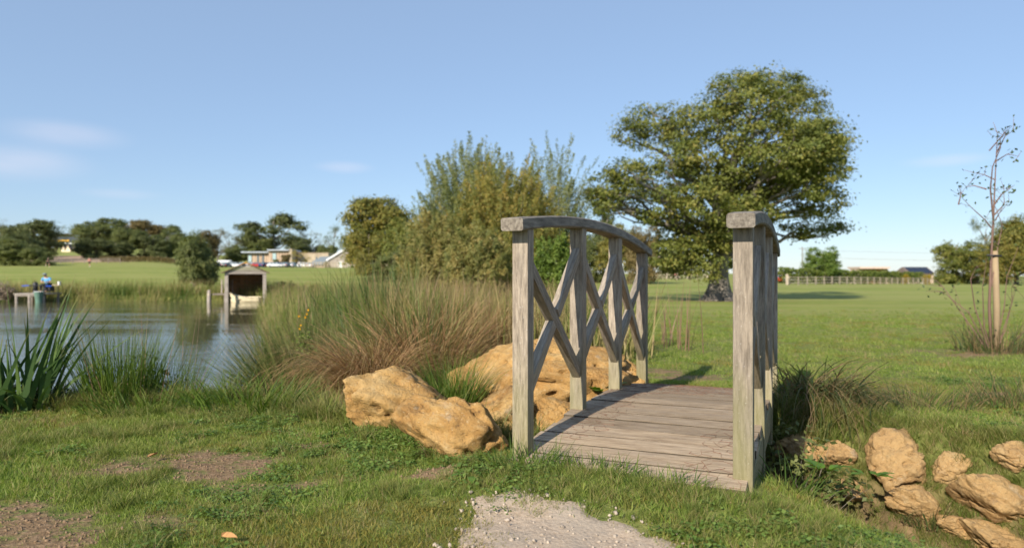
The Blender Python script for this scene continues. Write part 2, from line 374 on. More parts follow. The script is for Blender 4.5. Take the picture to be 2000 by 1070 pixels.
# water
m, n, b = newmat('pond_water')
b.inputs['Base Color'].default_value = (.085, .085, .045, 1); b.inputs['Roughness'].default_value = .03; b.inputs['IOR'].default_value = 1.33
ge = N(n, 'ShaderNodeNewGeometry'); mp = N(n, 'ShaderNodeMapping'); mp.inputs['Scale'].default_value = (.8, 2.4, 1); n.links.new(ge.outputs['Position'], mp.inputs['Vector'])
h1 = noise(n, mp.outputs[0], 2.2, 3, .55); mp2 = N(n, 'ShaderNodeMapping'); mp2.inputs['Scale'].default_value = (.05, .22, 1); n.links.new(ge.outputs['Position'], mp2.inputs['Vector'])
h2 = noise(n, mp2.outputs[0], 1.0, 2)
hm = N(n, 'ShaderNodeMath', operation='MULTIPLY'); n.links.new(h1, hm.inputs[0]); n.links.new(mapr(n, h2, .38, .62, .12, 1), hm.inputs[1])
bump(n, b, hm.outputs[0], .45, .03); M['water'] = m
gm = MB(); gm.add([(-75, 4.5, WATER), (-.4, 4.5, WATER), (-.4, 46, WATER), (-75, 46, WATER)], [(0, 1, 2, 3)])
tag(gm.build('pond_water', m), kind='structure')

# gravel path in front of the bridge
px_, py_ = np.meshgrid(np.arange(-1.0, 1.6, .012), np.arange(-1.5, 2.9, .012)); sx, sy = px_.ravel(), py_.ravel(); pm = path_mask(sx, sy)
iy, ix = px_.shape; idp = np.arange(ix * iy).reshape(iy, ix); Qp = np.stack([idp[:-1, :-1], idp[:-1, 1:], idp[1:, 1:], idp[1:, :-1]], -1).reshape(-1, 4)
Qp = Qp[(pm[Qp] > .12).all(1)]
used, inv = np.unique(Qp, return_inverse=True)
q = np.stack([sx[used], sy[used], sx[used] * 0], 1)
pz = H(sx[used], sy[used]) + .006 + .010 * (fbm(q * 14, 3) - .4) - .02 * (1 - pm[used])
m, n, b = newmat('gravel'); ge = N(n, 'ShaderNodeNewGeometry'); pos = ge.outputs['Position']
vo = N(n, 'ShaderNodeTexVoronoi'); vo.inputs['Scale'].default_value = 60; n.links.new(pos, vo.inputs['Vector'])
g1 = noise(n, pos, 5, 5); g2 = noise(n, pos, 90, 3, .7)
c = ramp(n, g2, [(.3, (.27, .195, .135)), (.5, (.41, .315, .225)), (.75, (.49, .39, .29))]); c = mixc(n, mapr(n, g1, .45, .62, 0, .6), c, (.33, .275, .215))
n.links.new(c, b.inputs['Base Color']); b.inputs['Roughness'].default_value = .95; bump(n, b, vo.outputs['Distance'], .3, .005); bump(n, b, g1, .6, .03); bump(n, b, g2, .6, .006); M['gravel'] = m
tag(link('path', np_mesh('path', np.stack([sx[used], sy[used], pz], 1), inv.reshape(-1, 4), None, True), m), kind='structure')

# ------------------------------------------------------------------ rocks
def rockmat(name, pale):
    m, n, b = newmat(name); v = coords(n, 'Object', (1, 1, 1), True)
    a = noise(n, v, 3.0, 8, .62); c2 = noise(n, v, 14, 8, .72); c3 = noise(n, v, 55, 4, .7)
    c = ramp(n, a, [(.28, (.25, .13, .04)), (.42, (.42, .225, .065)), (.56, (.52, .305, .10)), (.72, (.57, .385, .165))])
    c = mixc(n, mapr(n, c2, .5, .68, 0, .6), c, (.55, .40, .20)); c = mixc(n, mapr(n, c2, .42, .30, 0, .75), c, (.15, .075, .028))
    c = mixc(n, mapr(n, c3, .60, .70, 0, .5), c, (.16, .11, .065)); c = mixc(n, mapr(n, c3, .40, .32, 0, .35), c, (.72, .62, .42))
    li = noise(n, v, 7.5, 6, .6); c = mixc(n, mapr(n, li, .62, .70, 0, .35), c, (.50, .46, .38)); c = mixc(n, mapr(n, li, .36, .28, 0, .5), c, (.17, .13, .08))
    c = mixc(n, pale, c, (.46, .345, .21)); n.links.new(c, b.inputs['Base Color']); b.inputs['Roughness'].default_value = .95; b.inputs['Specular IOR Level'].default_value = .15
    bump(n, b, a, .7, .08); bump(n, b, c2, 1.0, .035); bump(n, b, c3, .8, .009)
    return m
M['rock'] = rockmat('ochre_limestone', .12); M['rockpale'] = rockmat('dusty_limestone', .38)
def rock_mesh(seed, dims, facets=14, rough=.13, sub=5):
    rs = np.random.RandomState(seed); bm = bmesh.new(); bmesh.ops.create_icosphere(bm, subdivisions=sub, radius=1)
    V = np.array([v.co[:] for v in bm.verts]); T = np.array([[v.index for v in f.verts] for f in bm.faces]); bm.free()
    n_ = rs.normal(size=(facets, 3)); n_ /= np.linalg.norm(n_, axis=1)[:, None]; off = rs.uniform(.55, .95, facets)
    dt = np.maximum(V @ n_.T, 1e-3); r = off / dt; k = 75.0
    r = -np.log(np.exp(-k * np.minimum(r, 3)).sum(1) + math.exp(-k * 1.12)) / k
    p = V * r[:, None]
    sh = rs.uniform(0, 90, 3)
    wp_ = p + .25 * np.stack([fbm(p * 2 + sh + k_ * 31, 2) for k_ in range(3)], 1)
    r2 = 1 + rough * 1.3 * (fbm(wp_ * 1.6 + sh, 3) - .5) - rough * 1.7 * np.exp(-np.abs(2 * fbm(wp_ * 1.9 + sh + 40, 3) - 1) * 17) + rough * 1.3 * (fbm(wp_ * 6 + sh, 4) - .5) - rough * .5 * np.exp(-np.abs(2 * fbm(wp_ * 6 + sh + 7, 2) - 1) * 8)
    p = p * r2[:, None] * np.array(dims) * .5 / .9
    return np_mesh('rock', p, T, None, True)
def rock(seed, px, py, d, dims, rot, label, group='ochre boulders around the footbridge', dz=0, rough=.12, facets=14):
    if px > 1500:               # right bank: the distance comes from where the sight line meets the bank
        for i in range(240):
            dn = 2.2 + i * .015
            if Z_(py + dims[2] * .18 * F / d, dn) < Hs(X_(px, dn), dn) + .01: break
        dims = tuple(q * dn / d for q in dims); d = dn
    o = link('boulder', rock_mesh(seed, dims, facets, rough), M['rockpale' if px > 1500 else 'rock']); p = P(px, py, d); o.location = (p.x, p.y, p.z + dz - (dims[2] * .14 if px > 1500 else 0)); o.rotation_euler = tuple(R(a) for a in rot)
    return tag(o, label, 'boulder', group)
rock(11, 758, 786, 4.05, (.76, .50, .44), (6, 10, 12), 'ochre boulder at the left end of the pile, leaning into brown tussock grass')
rock(24, 904, 850, 3.40, (.60, .46, .36), (-6, 12, -14), 'pale ochre boulder touching the front left post of the footbridge')
rock(37, 1072, 728, 5.15, (1.25, .85, .66), (4, 6, 8), 'largest ochre boulder, seen through the crossed braces of the footbridge')
rock(41, 985, 815, 4.25, (.50, .50, .34), (0, 8, 30), 'low flat ochre boulder behind the front left bridge post')
rock(43, 1085, 812, 4.2, (.30, .30, .26), (10, 0, 50), 'small ochre boulder tucked against the left edge of the deck')
rock(47, 1215, 738, 5.35, (.34, .3, .28), (0, 12, 20), 'small ochre boulder by the far left post of the footbridge')
rock(53, 1640, 878, 3.95, (.24, .22, .20), (0, 0, 15), 'small rounded boulder nearest the footbridge on the right bank')
rock(59, 1752, 890, 3.95, (.44, .34, .33), (5, -6, 10), 'big blocky boulder set upright in the right bank of the ditch')
rock(61, 1858, 908, 3.75, (.20, .18, .18), (15, 10, 40), 'small angular boulder wedged between two big ones in the right bank')
rock(67, 1940, 968, 3.35, (.44, .30, .22), (12, 24, 8), 'reddish slab boulder tilted down to the right in the ditch', rough=.09, facets=9)
rock(71, 1800, 975, 3.4, (.30, .22, .18), (10, 15, 10), 'half buried pale boulder in grass below the blocky boulder')
rock(73, 1668, 960, 3.35, (.24, .16, .12), (0, 25, 30), 'narrow buried boulder nearest the bridge on the ditch floor')
rock(79, 1965, 1052, 2.9, (.36, .28, .16), (0, 10, 5), 'dusty boulder at the right edge of the picture below the slab')
rock(83, 1868, 1022, 3.05, (.2, .16, .10), (0, 5, 60), 'low stone lying in grass left of the dusty boulder')
rock(89, 1990, 885, 4.3, (.3, .22, .16), (0, 0, 20), 'boulder half covered by rough grass at the far right of the bank')
rock(97, 1565, 868, 4.35, (.34, .3, .26), (0, 0, 60), 'shaded boulder under the overhanging grass right of the footbridge')

# ------------------------------------------------------------------ footbridge
LEN, WID = 2.42, .94
def zc(uu): t = uu / LEN; return -.044 * t + .30 * t * (1 - t)
def slope(uu): return (zc(uu + .01) - zc(uu - .01)) / .02
br = thing('footbridge', 'arched weathered oak footbridge with crossed braces and curved handrails', 'footbridge', B0, BA)
def bbox_mesh(L, W, Hh, bev, seed, taper=0):
    rs = random.Random(seed); bm = bmesh.new(); bmesh.ops.create_cube(bm, size=1)
    for v in bm.verts: v.co.x *= L; v.co.y *= W; v.co.z *= Hh
    bmesh.ops.bevel(bm, geom=bm.edges[:], offset=bev, segments=2, affect='EDGES', profile=.6)
    me = bpy.data.meshes.new('timber'); bm.to_mesh(me); bm.free()
    return me
def timber(name, L, W, Hh, Mx, mat, bev=.006, parent=br):
    return link(name, bbox_mesh(L, W, Hh, bev, 0), mat, parent, Mx)
def frame(origin, x, zhint):
    x = Vector(x).normalized(); y = Vector(zhint).cross(x).normalized(); z = x.cross(y)
    return Matrix(((x.x, y.x, z.x, origin[0]), (x.y, y.y, z.y, origin[1]), (x.z, y.z, z.z, origin[2]), (0, 0, 0, 1)))
npl, pitch = 18, 2.76 / 18
for i in range(npl):
    uu = -.14 + pitch * (i + .5); rs = random.Random(i); t = Vector((1, 0, slope(uu))).normalized()
    M4 = frame((uu, -WID / 2 + rs.uniform(-.006, .006), zc(uu) - .0175 + rs.uniform(-.002, .002)), (rs.uniform(-.006, .006), 1, rs.uniform(-.004, .004)), t.cross(Vector((0, 1, 0))) * 1.0)
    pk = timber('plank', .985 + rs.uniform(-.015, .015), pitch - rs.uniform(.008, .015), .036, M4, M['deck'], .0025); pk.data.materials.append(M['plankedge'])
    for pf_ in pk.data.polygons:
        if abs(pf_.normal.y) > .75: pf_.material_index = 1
def sweep(name, sec, us, zf, yc, mat):
    V, Fc = [], []; k = len(sec)
    for uu in us:
        s = slope(uu); nx_, nz_ = -s / math.hypot(1, s), 1 / math.hypot(1, s)
        for (a, bq) in sec: V.append((uu + nx_ * bq, yc + a, zf(uu) + nz_ * bq))
    for i in range(len(us) - 1):
        for j in range(k): Fc.append((i * k + j, i * k + (j + 1) % k, (i + 1) * k + (j + 1) % k, (i + 1) * k + j))
    Fc += [tuple(range(k - 1, -1, -1)), tuple(range((len(us) - 1) * k, len(us) * k))]
    me = bpy.data.meshes.new(name); me.from_pydata(V, [], Fc); me.update(); return link(name, me, mat, br)
def rsec(wd, z0, z1, c): return [(-wd + c, z0), (wd - c, z0), (wd, z0 + c), (wd, z1 - c), (wd - c, z1), (-wd + c, z1), (-wd, z1 - c), (-wd, z0 + c)]
us = [-.125 + i * (2.42 + .25) / 40 for i in range(41)]
for y in (0, -WID):
    sweep('handrail', rsec(.052, 0, .056, .007), us, lambda q, y=y: 1.0 + zc(q) - (.012 if y else 0), y, M['railwood'])
    sweep('stringer', rsec(.03, -.19, -.037, .004), [-.19 + i * 2.8 / 30 for i in range(31)], zc, y + (.0 if y else 0), M['wood'])
    for k in range(4):
        uu = LEN * k / 3; top = 1.0 + zc(uu) - (.012 if y else 0) + .003; bot = zc(uu) - .27
        timber('post', top - bot, .075, .075, frame((uu, y, (top + bot) / 2), (0, 0, 1), (1, 0, 0)), M['wood'], .005)
    for k in range(3):
        ua, ub = LEN * k / 3 + .02, LEN * (k + 1) / 3 - .02
        a0, a1 = Vector((ua, y, .86 + zc(ua))), Vector((ub, y, .20 + zc(ub))); b0, b1 = Vector((ua, y, .25 + zc(ua))), Vector((ub, y, .87 + zc(ub)))
        d1 = a1 - a0; timber('brace', d1.length, .046, .058, frame((a0 + a1) / 2, d1, (0, 0, 1)), M['wood'], .004)
        d2 = (b1 - b0); mid = (b0 + b1) / 2
        for (s0, s1) in ((b0, mid - d2.normalized() * .022), (mid + d2.normalized() * .022, b1)):
            dv = s1 - s0; timber('brace', dv.length, .044, .056, frame((s0 + s1) / 2, dv, (0, 0, 1)), M['wood'], .004)
# rusty chicken wire stapled to the deck
wb = MB(); cell = .07; rs = random.Random(5); edges = {}
def wpt(i, j):
    q = random.Random(i * 1009 + j * 31); x = i * cell * .75; yy = (j + (.5 if i % 2 else 0)) * cell * .866
    return x, yy
def corner(x, yy):
    key = (round(x / .002), round(yy / .002)); q = random.Random(key[0] * 7919 + key[1]); return (x + q.uniform(-.016, .016), yy + q.uniform(-.016, .016))
for i in range(-4, 70):
    for j in range(0, 23):
        cx, cyy = wpt(i, j); gap = vnoise([[cx * 2.2, cyy * 5, 1.5]])[0]
        edge_ok = (cyy < .10 + gap * .22) or (cyy > .84 - gap * .22) or cx > 1.45
        if not edge_ok or cyy < .01 or cyy > .93 or gap < .47 or cx > 2.5 or cx < -.18: continue
        cs = [corner(cx + cell * .5 * math.cos(math.pi / 3 * k), cyy + cell * .5 * math.sin(math.pi / 3 * k)) for k in range(6)]
        for k in range(6):
            a_, b_ = cs[k], cs[(k + 1) % 6]; key = tuple(sorted(((round(a_[0], 3), round(a_[1], 3)), (round(b_[0], 3), round(b_[1], 3)))))
            if key in edges: continue
            edges[key] = 1
            if random.Random(hash(key)).random() < .42: continue
            wb.tube([(a_[0], -a_[1], zc(a_[0]) + .0035), (b_[0], -b_[1], zc(b_[0]) + .0035 + rs.uniform(0, .004))], .0008, 3, cap=False)
tag(wb.build('wire_netting', M['rust'], br), kind='stuff')
br.children[-1]['label'] = 'rusty chicken wire stapled over the deck planks'
# ------------------------------------------------------------------ foliage helpers
def leaves(Pc, L, Wd, nrm, rs, tint):
    n_ = len(Pc); nr = nrm + rs.normal(size=(n_, 3)) * .55; nr /= np.linalg.norm(nr, axis=1)[:, None]
    r = rs.normal(size=(n_, 3)); u_ = np.cross(nr, r); u_ /= np.linalg.norm(u_, axis=1)[:, None]; v_ = np.cross(nr, u_)
    L = np.asarray(L).reshape(-1, 1); Wd = np.asarray(Wd).reshape(-1, 1)
    V = np.stack([Pc + u_ * L, Pc + v_ * Wd + u_ * L * .1, Pc - u_ * L, Pc - v_ * Wd + u_ * L * .1], 1).reshape(-1, 3)
    return V, np.arange(n_ * 4).reshape(-1, 4), np.repeat(tint, 4)
def clumps(ells, rs, per, sub_r, leaf, up=.5, shell=(.55, 1.0), flat=.6, per_sub=70, tvar=.6):
    """ells: (cx,cy,cz,rx,ry,rz). Sub-clumps sit towards the outside of each ellipsoid and carry leaves"""
    PP, NN, TT = [], [], []
    for (cx, cyy, cz, rx, ry, rz) in ells:
        k = max(3, int(per * (rx * ry * rz) ** (2 / 3)))
        d = rs.normal(size=(k, 3)); d /= np.linalg.norm(d, axis=1)[:, None]
        rad = rs.uniform(shell[0], shell[1], k)[:, None]; C = np.array([cx, cyy, cz]) + d * rad * np.array([rx, ry, rz])
        for i in range(k):
            m_ = int(per_sub * rs.uniform(.5, 1.4)); s = sub_r * rs.uniform(.6, 1.35)
            q = rs.normal(size=(m_, 3)) * np.array([s, s, s * flat]) * .5
            PP.append(C[i] + q); nn = d[i] * .7 + np.array([0, 0, up]) + q / s * .6; NN.append(nn)
            TT.append(np.clip(rs.uniform(.5 - tvar / 2, .5 + tvar / 2) + rs.normal(size=m_) * .16, 0, 1))
    PP, NN, TT = np.concatenate(PP), np.concatenate(NN), np.concatenate(TT)
    sz = leaf * rs.uniform(.7, 1.3, len(PP))
    return leaves(PP, sz, sz * .6, NN, rs, TT)
def ribbons(root, az, length, lean, bend, width, K, rs, tint=None, twist=None, wp=1.6):
    n_ = len(root); t = np.linspace(0, 1, K + 1)
    th = lean[:, None] + bend[:, None] * t[None, :] ** 1.3; st = (length / K)[:, None]
    hx = np.concatenate([np.zeros((n_, 1)), np.cumsum(np.sin(th[:, :-1]) * st, 1)], 1); hz = np.concatenate([np.zeros((n_, 1)), np.cumsum(np.cos(th[:, :-1]) * st, 1)], 1)
    C = np.stack([root[:, :1] + hx * np.cos(az)[:, None], root[:, 1:2] + hx * np.sin(az)[:, None], root[:, 2:3] + hz], -1)
    ph = rs.uniform(0, 2 * math.pi, n_) if twist is None else az + math.pi / 2 + twist
    wv = (np.asarray(width) * np.ones(n_))[:, None] * np.maximum(1 - t[None, :] ** wp, .06) * .5
    sd = np.stack([np.cos(ph), np.sin(ph), np.zeros(n_)], -1)[:, None, :] * wv[:, :, None]
    V = np.stack([C - sd, C + sd], 2).reshape(n_, -1, 3)
    base = (np.arange(n_) * 2 * (K + 1))[:, None]; k = np.arange(K)[None, :]
    Qd = np.stack([base + 2 * k, base + 2 * k + 1, base + 2 * k + 3, base + 2 * k + 2], -1).reshape(-1, 4)
    tint = rs.uniform(0, 1, n_) if tint is None else tint
    return V.reshape(-1, 3), Qd, np.repeat(tint, 2 * (K + 1)), np.tile(np.repeat(t, 2), n_)
def join(parts):
    V, Q, T, A, o = [], [], [], [], 0
    for p in parts:
        V.append(p[0]); Q.append(p[1] + o); T.append(p[2]); A.append(p[3] if len(p) > 3 else p[2] * 0); o += len(p[0])
    return np.concatenate(V), np.concatenate(Q), np.concatenate(T), np.concatenate(A)
def veg(name, geo, mat, parent=None):
    return link(name, np_mesh(name, geo[0], geo[1], {'tint': geo[2], 'tt': geo[3] if len(geo) > 3 else geo[2] * 0}), mat, parent)

G = dict(oak=leafmat('oak_leaves', [(.075, .10, .02), (.13, .155, .032), (.20, .21, .045), (.29, .25, .06)], .3),
    gold=leafmat('golden_leaves', [(.085, .10, .02), (.15, .155, .032), (.22, .20, .042), (.29, .22, .05)], .3),
    dark=leafmat('dark_leaves', [(.06, .08, .027), (.105, .125, .04), (.155, .165, .055)], .25),
    mid=leafmat('mid_leaves', [(.085, .11, .032), (.14, .165, .048), (.20, .21, .068)], .3),
    brown=leafmat('brown_leaves', [(.11, .095, .037), (.17, .135, .05), (.23, .165, .06)], .3),
    pale=leafmat('pale_leaves', [(.13, .125, .06), (.19, .18, .09), (.25, .22, .13)], .3),
    fresh=leafmat('fresh_leaves', [(.075, .125, .022), (.135, .20, .036), (.21, .265, .055)], .35),
    yellow=leafmat('yellow_leaves', [(.22, .19, .02), (.36, .28, .03), (.42, .30, .04)], .35),
    willowb=leafmat('willow_leaves', [(.125, .155, .05), (.21, .235, .085), (.30, .31, .13)], .35),
    willowy=leafmat('ochre_willow_leaves', [(.12, .14, .035), (.21, .215, .055), (.31, .275, .07), (.40, .28, .075)], .35),
    willowo=leafmat('olive_willow_leaves', [(.135, .155, .045), (.22, .225, .07), (.31, .28, .095), (.38, .29, .10)], .35),
    hedge=leafmat('hedge_leaves', [(.06, .085, .012), (.10, .135, .02), (.15, .17, .03)], .25),
    pink=leafmat('seedy_bush', [(.14, .12, .06), (.27, .21, .15), (.36, .28, .23)], .3),
    lawn=leafmat('lawn_blades', [(.075, .14, .022), (.15, .23, .038), (.26, .32, .065), (.46, .42, .16)], .4, inst=True, patch=(.8, (.20, .21, .05), .5)),
    rough=leafmat('rough_grass', [(.075, .12, .022), (.13, .18, .033), (.22, .23, .06), (.40, .33, .15)], .4, inst=True, tip=(.6, 1.2, (.34, .27, .12))),
    dry=leafmat('dry_grass', [(.20, .14, .06), (.34, .25, .12), (.48, .37, .2)], .35, inst=True),
    moss=leafmat('yellowish_turf', [(.12, .14, .025), (.22, .20, .045), (.30, .24, .065)], .35, inst=True),
    rush=leafmat('rush_stems', [(.04, .085, .02), (.08, .13, .03), (.15, .18, .05), (.30, .24, .10)], .3, dead=(.0, .28, (.26, .17, .07)), tip=(.82, 1.0, (.22, .15, .07))),
    rushg=leafmat('green_rush', [(.05, .095, .015), (.09, .15, .022), (.16, .21, .035)], .35, tip=(.85, 1.05, (.25, .19, .08))),
    brownwire=leafmat('brown_tussock', [(.14, .075, .03), (.29, .165, .075), (.46, .30, .15), (.20, .18, .05)], .3),
    reed=leafmat('reed_blades', [(.06, .11, .02), (.12, .17, .035), (.21, .225, .06), (.38, .30, .14)], .35, tip=(.7, 1.0, (.30, .20, .10))),
    reedseed=leafmat('reed_seed_heads', [(.17, .10, .06), (.27, .17, .11), (.33, .23, .15)], .3),
    iris=leafmat('iris_leaves', [(.04, .085, .022), (.065, .12, .028), (.10, .16, .04)], .25, rough=.6, tip=(.8, 1.02, (.20, .17, .06))),
    overhang=leafmat('overhanging_grass', [(.05, .085, .025), (.09, .125, .04), (.20, .15, .07), (.30, .2, .1)], .35),
    clover=leafmat('clover_leaves', [(.075, .14, .024), (.13, .205, .04), (.20, .26, .06)], .35, inst=True),
    dock=leafmat('dock_leaves', [(.10, .20, .022), (.15, .27, .035)], .4, rough=.4),
    weed=leafmat('weed_leaves', [(.03, .055, .018), (.06, .09, .03), (.09, .12, .035)], .3))

# ------------------------------------------------------------------ trees
def limb(mb, a, b_, r0, r1, rs, wig=.08, n_=6, sag=0):
    a, b_ = Vector(a), Vector(b_); L = (b_ - a).length; pts = []
    for i in range(n_ + 1):
        t = i / n_; p = a.lerp(b_, t); e = math.sin(t * math.pi)
        pts.append(p + Vector((rs.normal() * wig * L * e, rs.normal() * wig * L * e, rs.normal() * wig * L * e * .6 + sag * L * e)))
    mb.tube(pts, [r0 + (r1 - r0) * i / n_ for i in range(n_ + 1)], 7); return pts
def oak_tree():
    d = 38.0; base = P(1402, 587, d); z0 = Hs(base.x, d); rs = np.random.RandomState(5)
    t = thing('oak_tree', 'huge spreading old oak with flared trunk alone on the lawn', 'tree', (base.x, d, z0))
    spec = [(1470, 195, 92, 52), (1555, 215, 70, 60), (1400, 215, 55, 42), (1600, 270, 52, 52), (1625, 310, 36, 48), (1285, 238, 76, 44), (1232, 262, 38, 34), (1350, 255, 60, 45),
            (1300, 320, 75, 48), (1480, 270, 90, 45), (1560, 320, 62, 42), (1240, 372, 62, 32), (1185, 398, 40, 24), (1290, 400, 66, 38), (1340, 368, 60, 40), (1410, 350, 62, 38),
            (1500, 355, 60, 34), (1610, 385, 42, 50), (1570, 400, 40, 30), (1625, 440, 28, 26), (1560, 452, 40, 20), (1500, 420, 34, 20), (1330, 450, 46, 38), (1390, 445, 40, 36),
            (1330, 505, 46, 36), (1385, 505, 40, 40), (1300, 495, 30, 30), (1425, 500, 22, 34), (1450, 400, 34, 26), (1180, 365, 36, 26), (1215, 340, 34, 24), (1170, 390, 30, 24), (1440, 325, 60, 36), (1475, 385, 46, 28), (1375, 395, 50, 32), (1425, 425, 36, 26), (1525, 300, 60, 36), (1500, 165, 60, 28), (1440, 165, 50, 26), (1545, 180, 50, 30), (1590, 350, 50, 40), (1360, 300, 46, 34), (1420, 460, 34, 30), (1345, 470, 44, 34)]
    front = len(spec) - 16
    k = d / F; ell = []
    for si, (cx, cyy, rx, ry) in enumerate(spec):
        dy = rs.uniform(-4.5, -1.5) if si >= front and cyy > 200 else rs.uniform(-.5, .55) * 8 if cyy < 430 else rs.uniform(-3.2, 3.2)
        ell.append(((cx - 1402) * k * (1 + dy / d) + base.x * dy / d, dy, (EYE - (cyy - 535) * k * (1 + dy / d)) - z0, rx * k, max(rx * k * .85, 1.2), ry * k))
    # filling lobes at the back and front keep the dome round from other sides
    for _ in range(7):
        a = rs.uniform(0, 6.28); ell.append((2.8 + math.cos(a) * 2.2, math.sin(a) * 4.6, rs.uniform(6.5, 9.6), 1.6, 1.6, 1.1))
    ell = [e for e in ell]
    veg('crown', clumps(ell, rs, 21, .54, .078, per_sub=64, flat=.5, up=.8), G['oak'], t)
    mb = MB()
    # trunk with root flare
    rings = 14; sides = 24; V = []; Fc = []
    for i in range(rings):
        h_ = [0, .12, .3, .6, 1.0, 1.5, 2.0, 2.6, 3.2, 3.9, 4.6, 5.3, 6.1, 7.0][i]; r = .49 - .035 * h_ + .50 * math.exp(-h_ * 1.7)
        for j in range(sides):
            a = 2 * math.pi * j / sides; fl = 1 + (.28 * math.exp(-h_ * 1.5) * math.sin(a * 5 + 1) + .05 * math.sin(a * 9 + h_ * 2))
            V.append((math.cos(a) * r * fl + .12 * math.sin(h_ * .6), math.sin(a) * r * fl, h_ - .08))
    for i in range(rings - 1):
        for j in range(sides): Fc.append((i * sides + j, i * sides + (j + 1) % sides, (i + 1) * sides + (j + 1) % sides, (i + 1) * sides + j))
    mb.add(V, Fc); mb.build('trunk', M['oakbark'], t, smooth=True)
    for i, e in enumerate(ell):
        mb = MB(); fork = Vector((.1, 0, min(6.8, max(1.9, e[2] * .52)))); tgt = Vector((e[0], e[1], e[2] - e[5] * .3))
        pts = limb(mb, fork, tgt, .25 if i % 3 == 0 else .15, .04, rs, .045, 7, .05)
        for _ in range(4):
            q = pts[rs.randint(3, 7)]; limb(mb, q, Vector((e[0], e[1], e[2])) + Vector(np.clip(rs.normal(size=3), -1, 1) * np.array([e[3], e[4], e[5]]) * .6), .055, .015, rs, .08, 4)
        mb.build('limb', M['oakbark'], t, smooth=True)
    return t
oak_tree()

def proto_tree(kind, seed):
    """unit tree: crown inside x,y in +-.5, z 0..1"""
    rs = np.random.RandomState(seed); ell = []; mb = MB()
    if kind == 'round':
        for _ in range(15):
            a = rs.uniform(0, 6.28); h_ = rs.uniform(.22, .86); r = .34 * math.sqrt(max(.05, 1 - ((h_ - .48) / .52) ** 2))
            ell.append((math.cos(a) * r, math.sin(a) * r, h_, .17, .17, .13))
        ell.append((0, 0, .62, .3, .3, .3)); par = (900, .085, .016, 60)
    elif kind == 'wide':
        for _ in range(15):
            a = rs.uniform(0, 6.28); h_ = rs.uniform(.32, .88); r = .36 * math.sqrt(max(.05, 1 - ((h_ - .5) / .5) ** 2))
            ell.append((math.cos(a) * r, math.sin(a) * r, h_, .15, .15, .10))
        par = (1100, .075, .015, 55)
    elif kind == 'bush':
        for _ in range(14):
            a = rs.uniform(0, 6.28); h_ = rs.uniform(.05, .78); r = .36 * math.sqrt(max(.1, 1 - (h_ / .95) ** 2))
            ell.append((math.cos(a) * r, math.sin(a) * r, h_, .16, .16, .16))
        ell.append((0, 0, .35, .32, .32, .38)); par = (800, .085, .017, 60)
    elif kind == 'airy':
        for _ in range(16):
            a = rs.uniform(0, 6.28); h_ = rs.uniform(.3, .95); r = .36 * math.sqrt(max(.05, 1 - ((h_ - .55) / .5) ** 2))
            ell.append((math.cos(a) * r, math.sin(a) * r, h_, .13, .13, .12))
        par = (420, .085, .011, 34)
    else:   # conifer, layered
        for i in range(16):
            h_ = .25 + .72 * i / 16; a = rs.uniform(0, 6.28); r = .30 * (1.05 - h_)
            ell.append((math.cos(a) * r, math.sin(a) * r, h_, .22 * (1.1 - h_) + .04, .22 * (1.1 - h_) + .04, .035))
        par = (1800, .055, .012, 45)
    crown = np_mesh('crown', *(lambda g: (g[0], g[1], {'tint': g[2], 'tt': g[2] * 0}))(clumps(ell, rs, par[0], par[1], par[2], per_sub=par[3], up=.7, tvar=.7)))
    mb.tube([(0, 0, -.05), (.01, 0, .2), (0, .01, .5), (0, 0, .8)], [.035, .024, .016, .005], 7)
    for e in ell[:12]:
        limb(mb, (0, 0, max(.12, e[2] - .28)), e[:3], .013, .004, rs, .05, 4)
    return crown, mb.mesh('trunk', True)
PROTO = {k: [proto_tree(k, s) for s in ss] for k, ss in dict(round=(1, 2, 3), wide=(4, 5), bush=(6, 7), airy=(8, 9), conifer=(10,)).items()}
_tc = 0
def tree(px, ytop, wpx, d, kind, col, label, name='tree', group=None, cat='tree', zb=None, trunk='bark'):
    global _tc; _tc += 1
    x = X_(px, d); z0 = Hs(x, d) if zb is None else zb; hh = Z_(ytop, d) - z0; wd = wpx / F * d * (1.22 if group else 1.05)
    t = thing(name, label, cat, (x, d, z0 - .1), (_tc * 2.4) % 6.28, group); t.scale = (wd * 1.0, wd * 1.0, hh)
    cr, tr = PROTO[kind][_tc % len(PROTO[kind])]
    for nm, me_, mt in (('crown', cr, G[col]), ('trunk', tr, M[trunk])):
        o = bpy.data.objects.new(nm, me_); COL.objects.link(o); o.parent = t
        if not me_.materials: me_.materials.append(mt)
        o.material_slots[0].link = 'OBJECT'; o.material_slots[0].material = mt
    return t
FW = 'trees of the far wood behind the field'
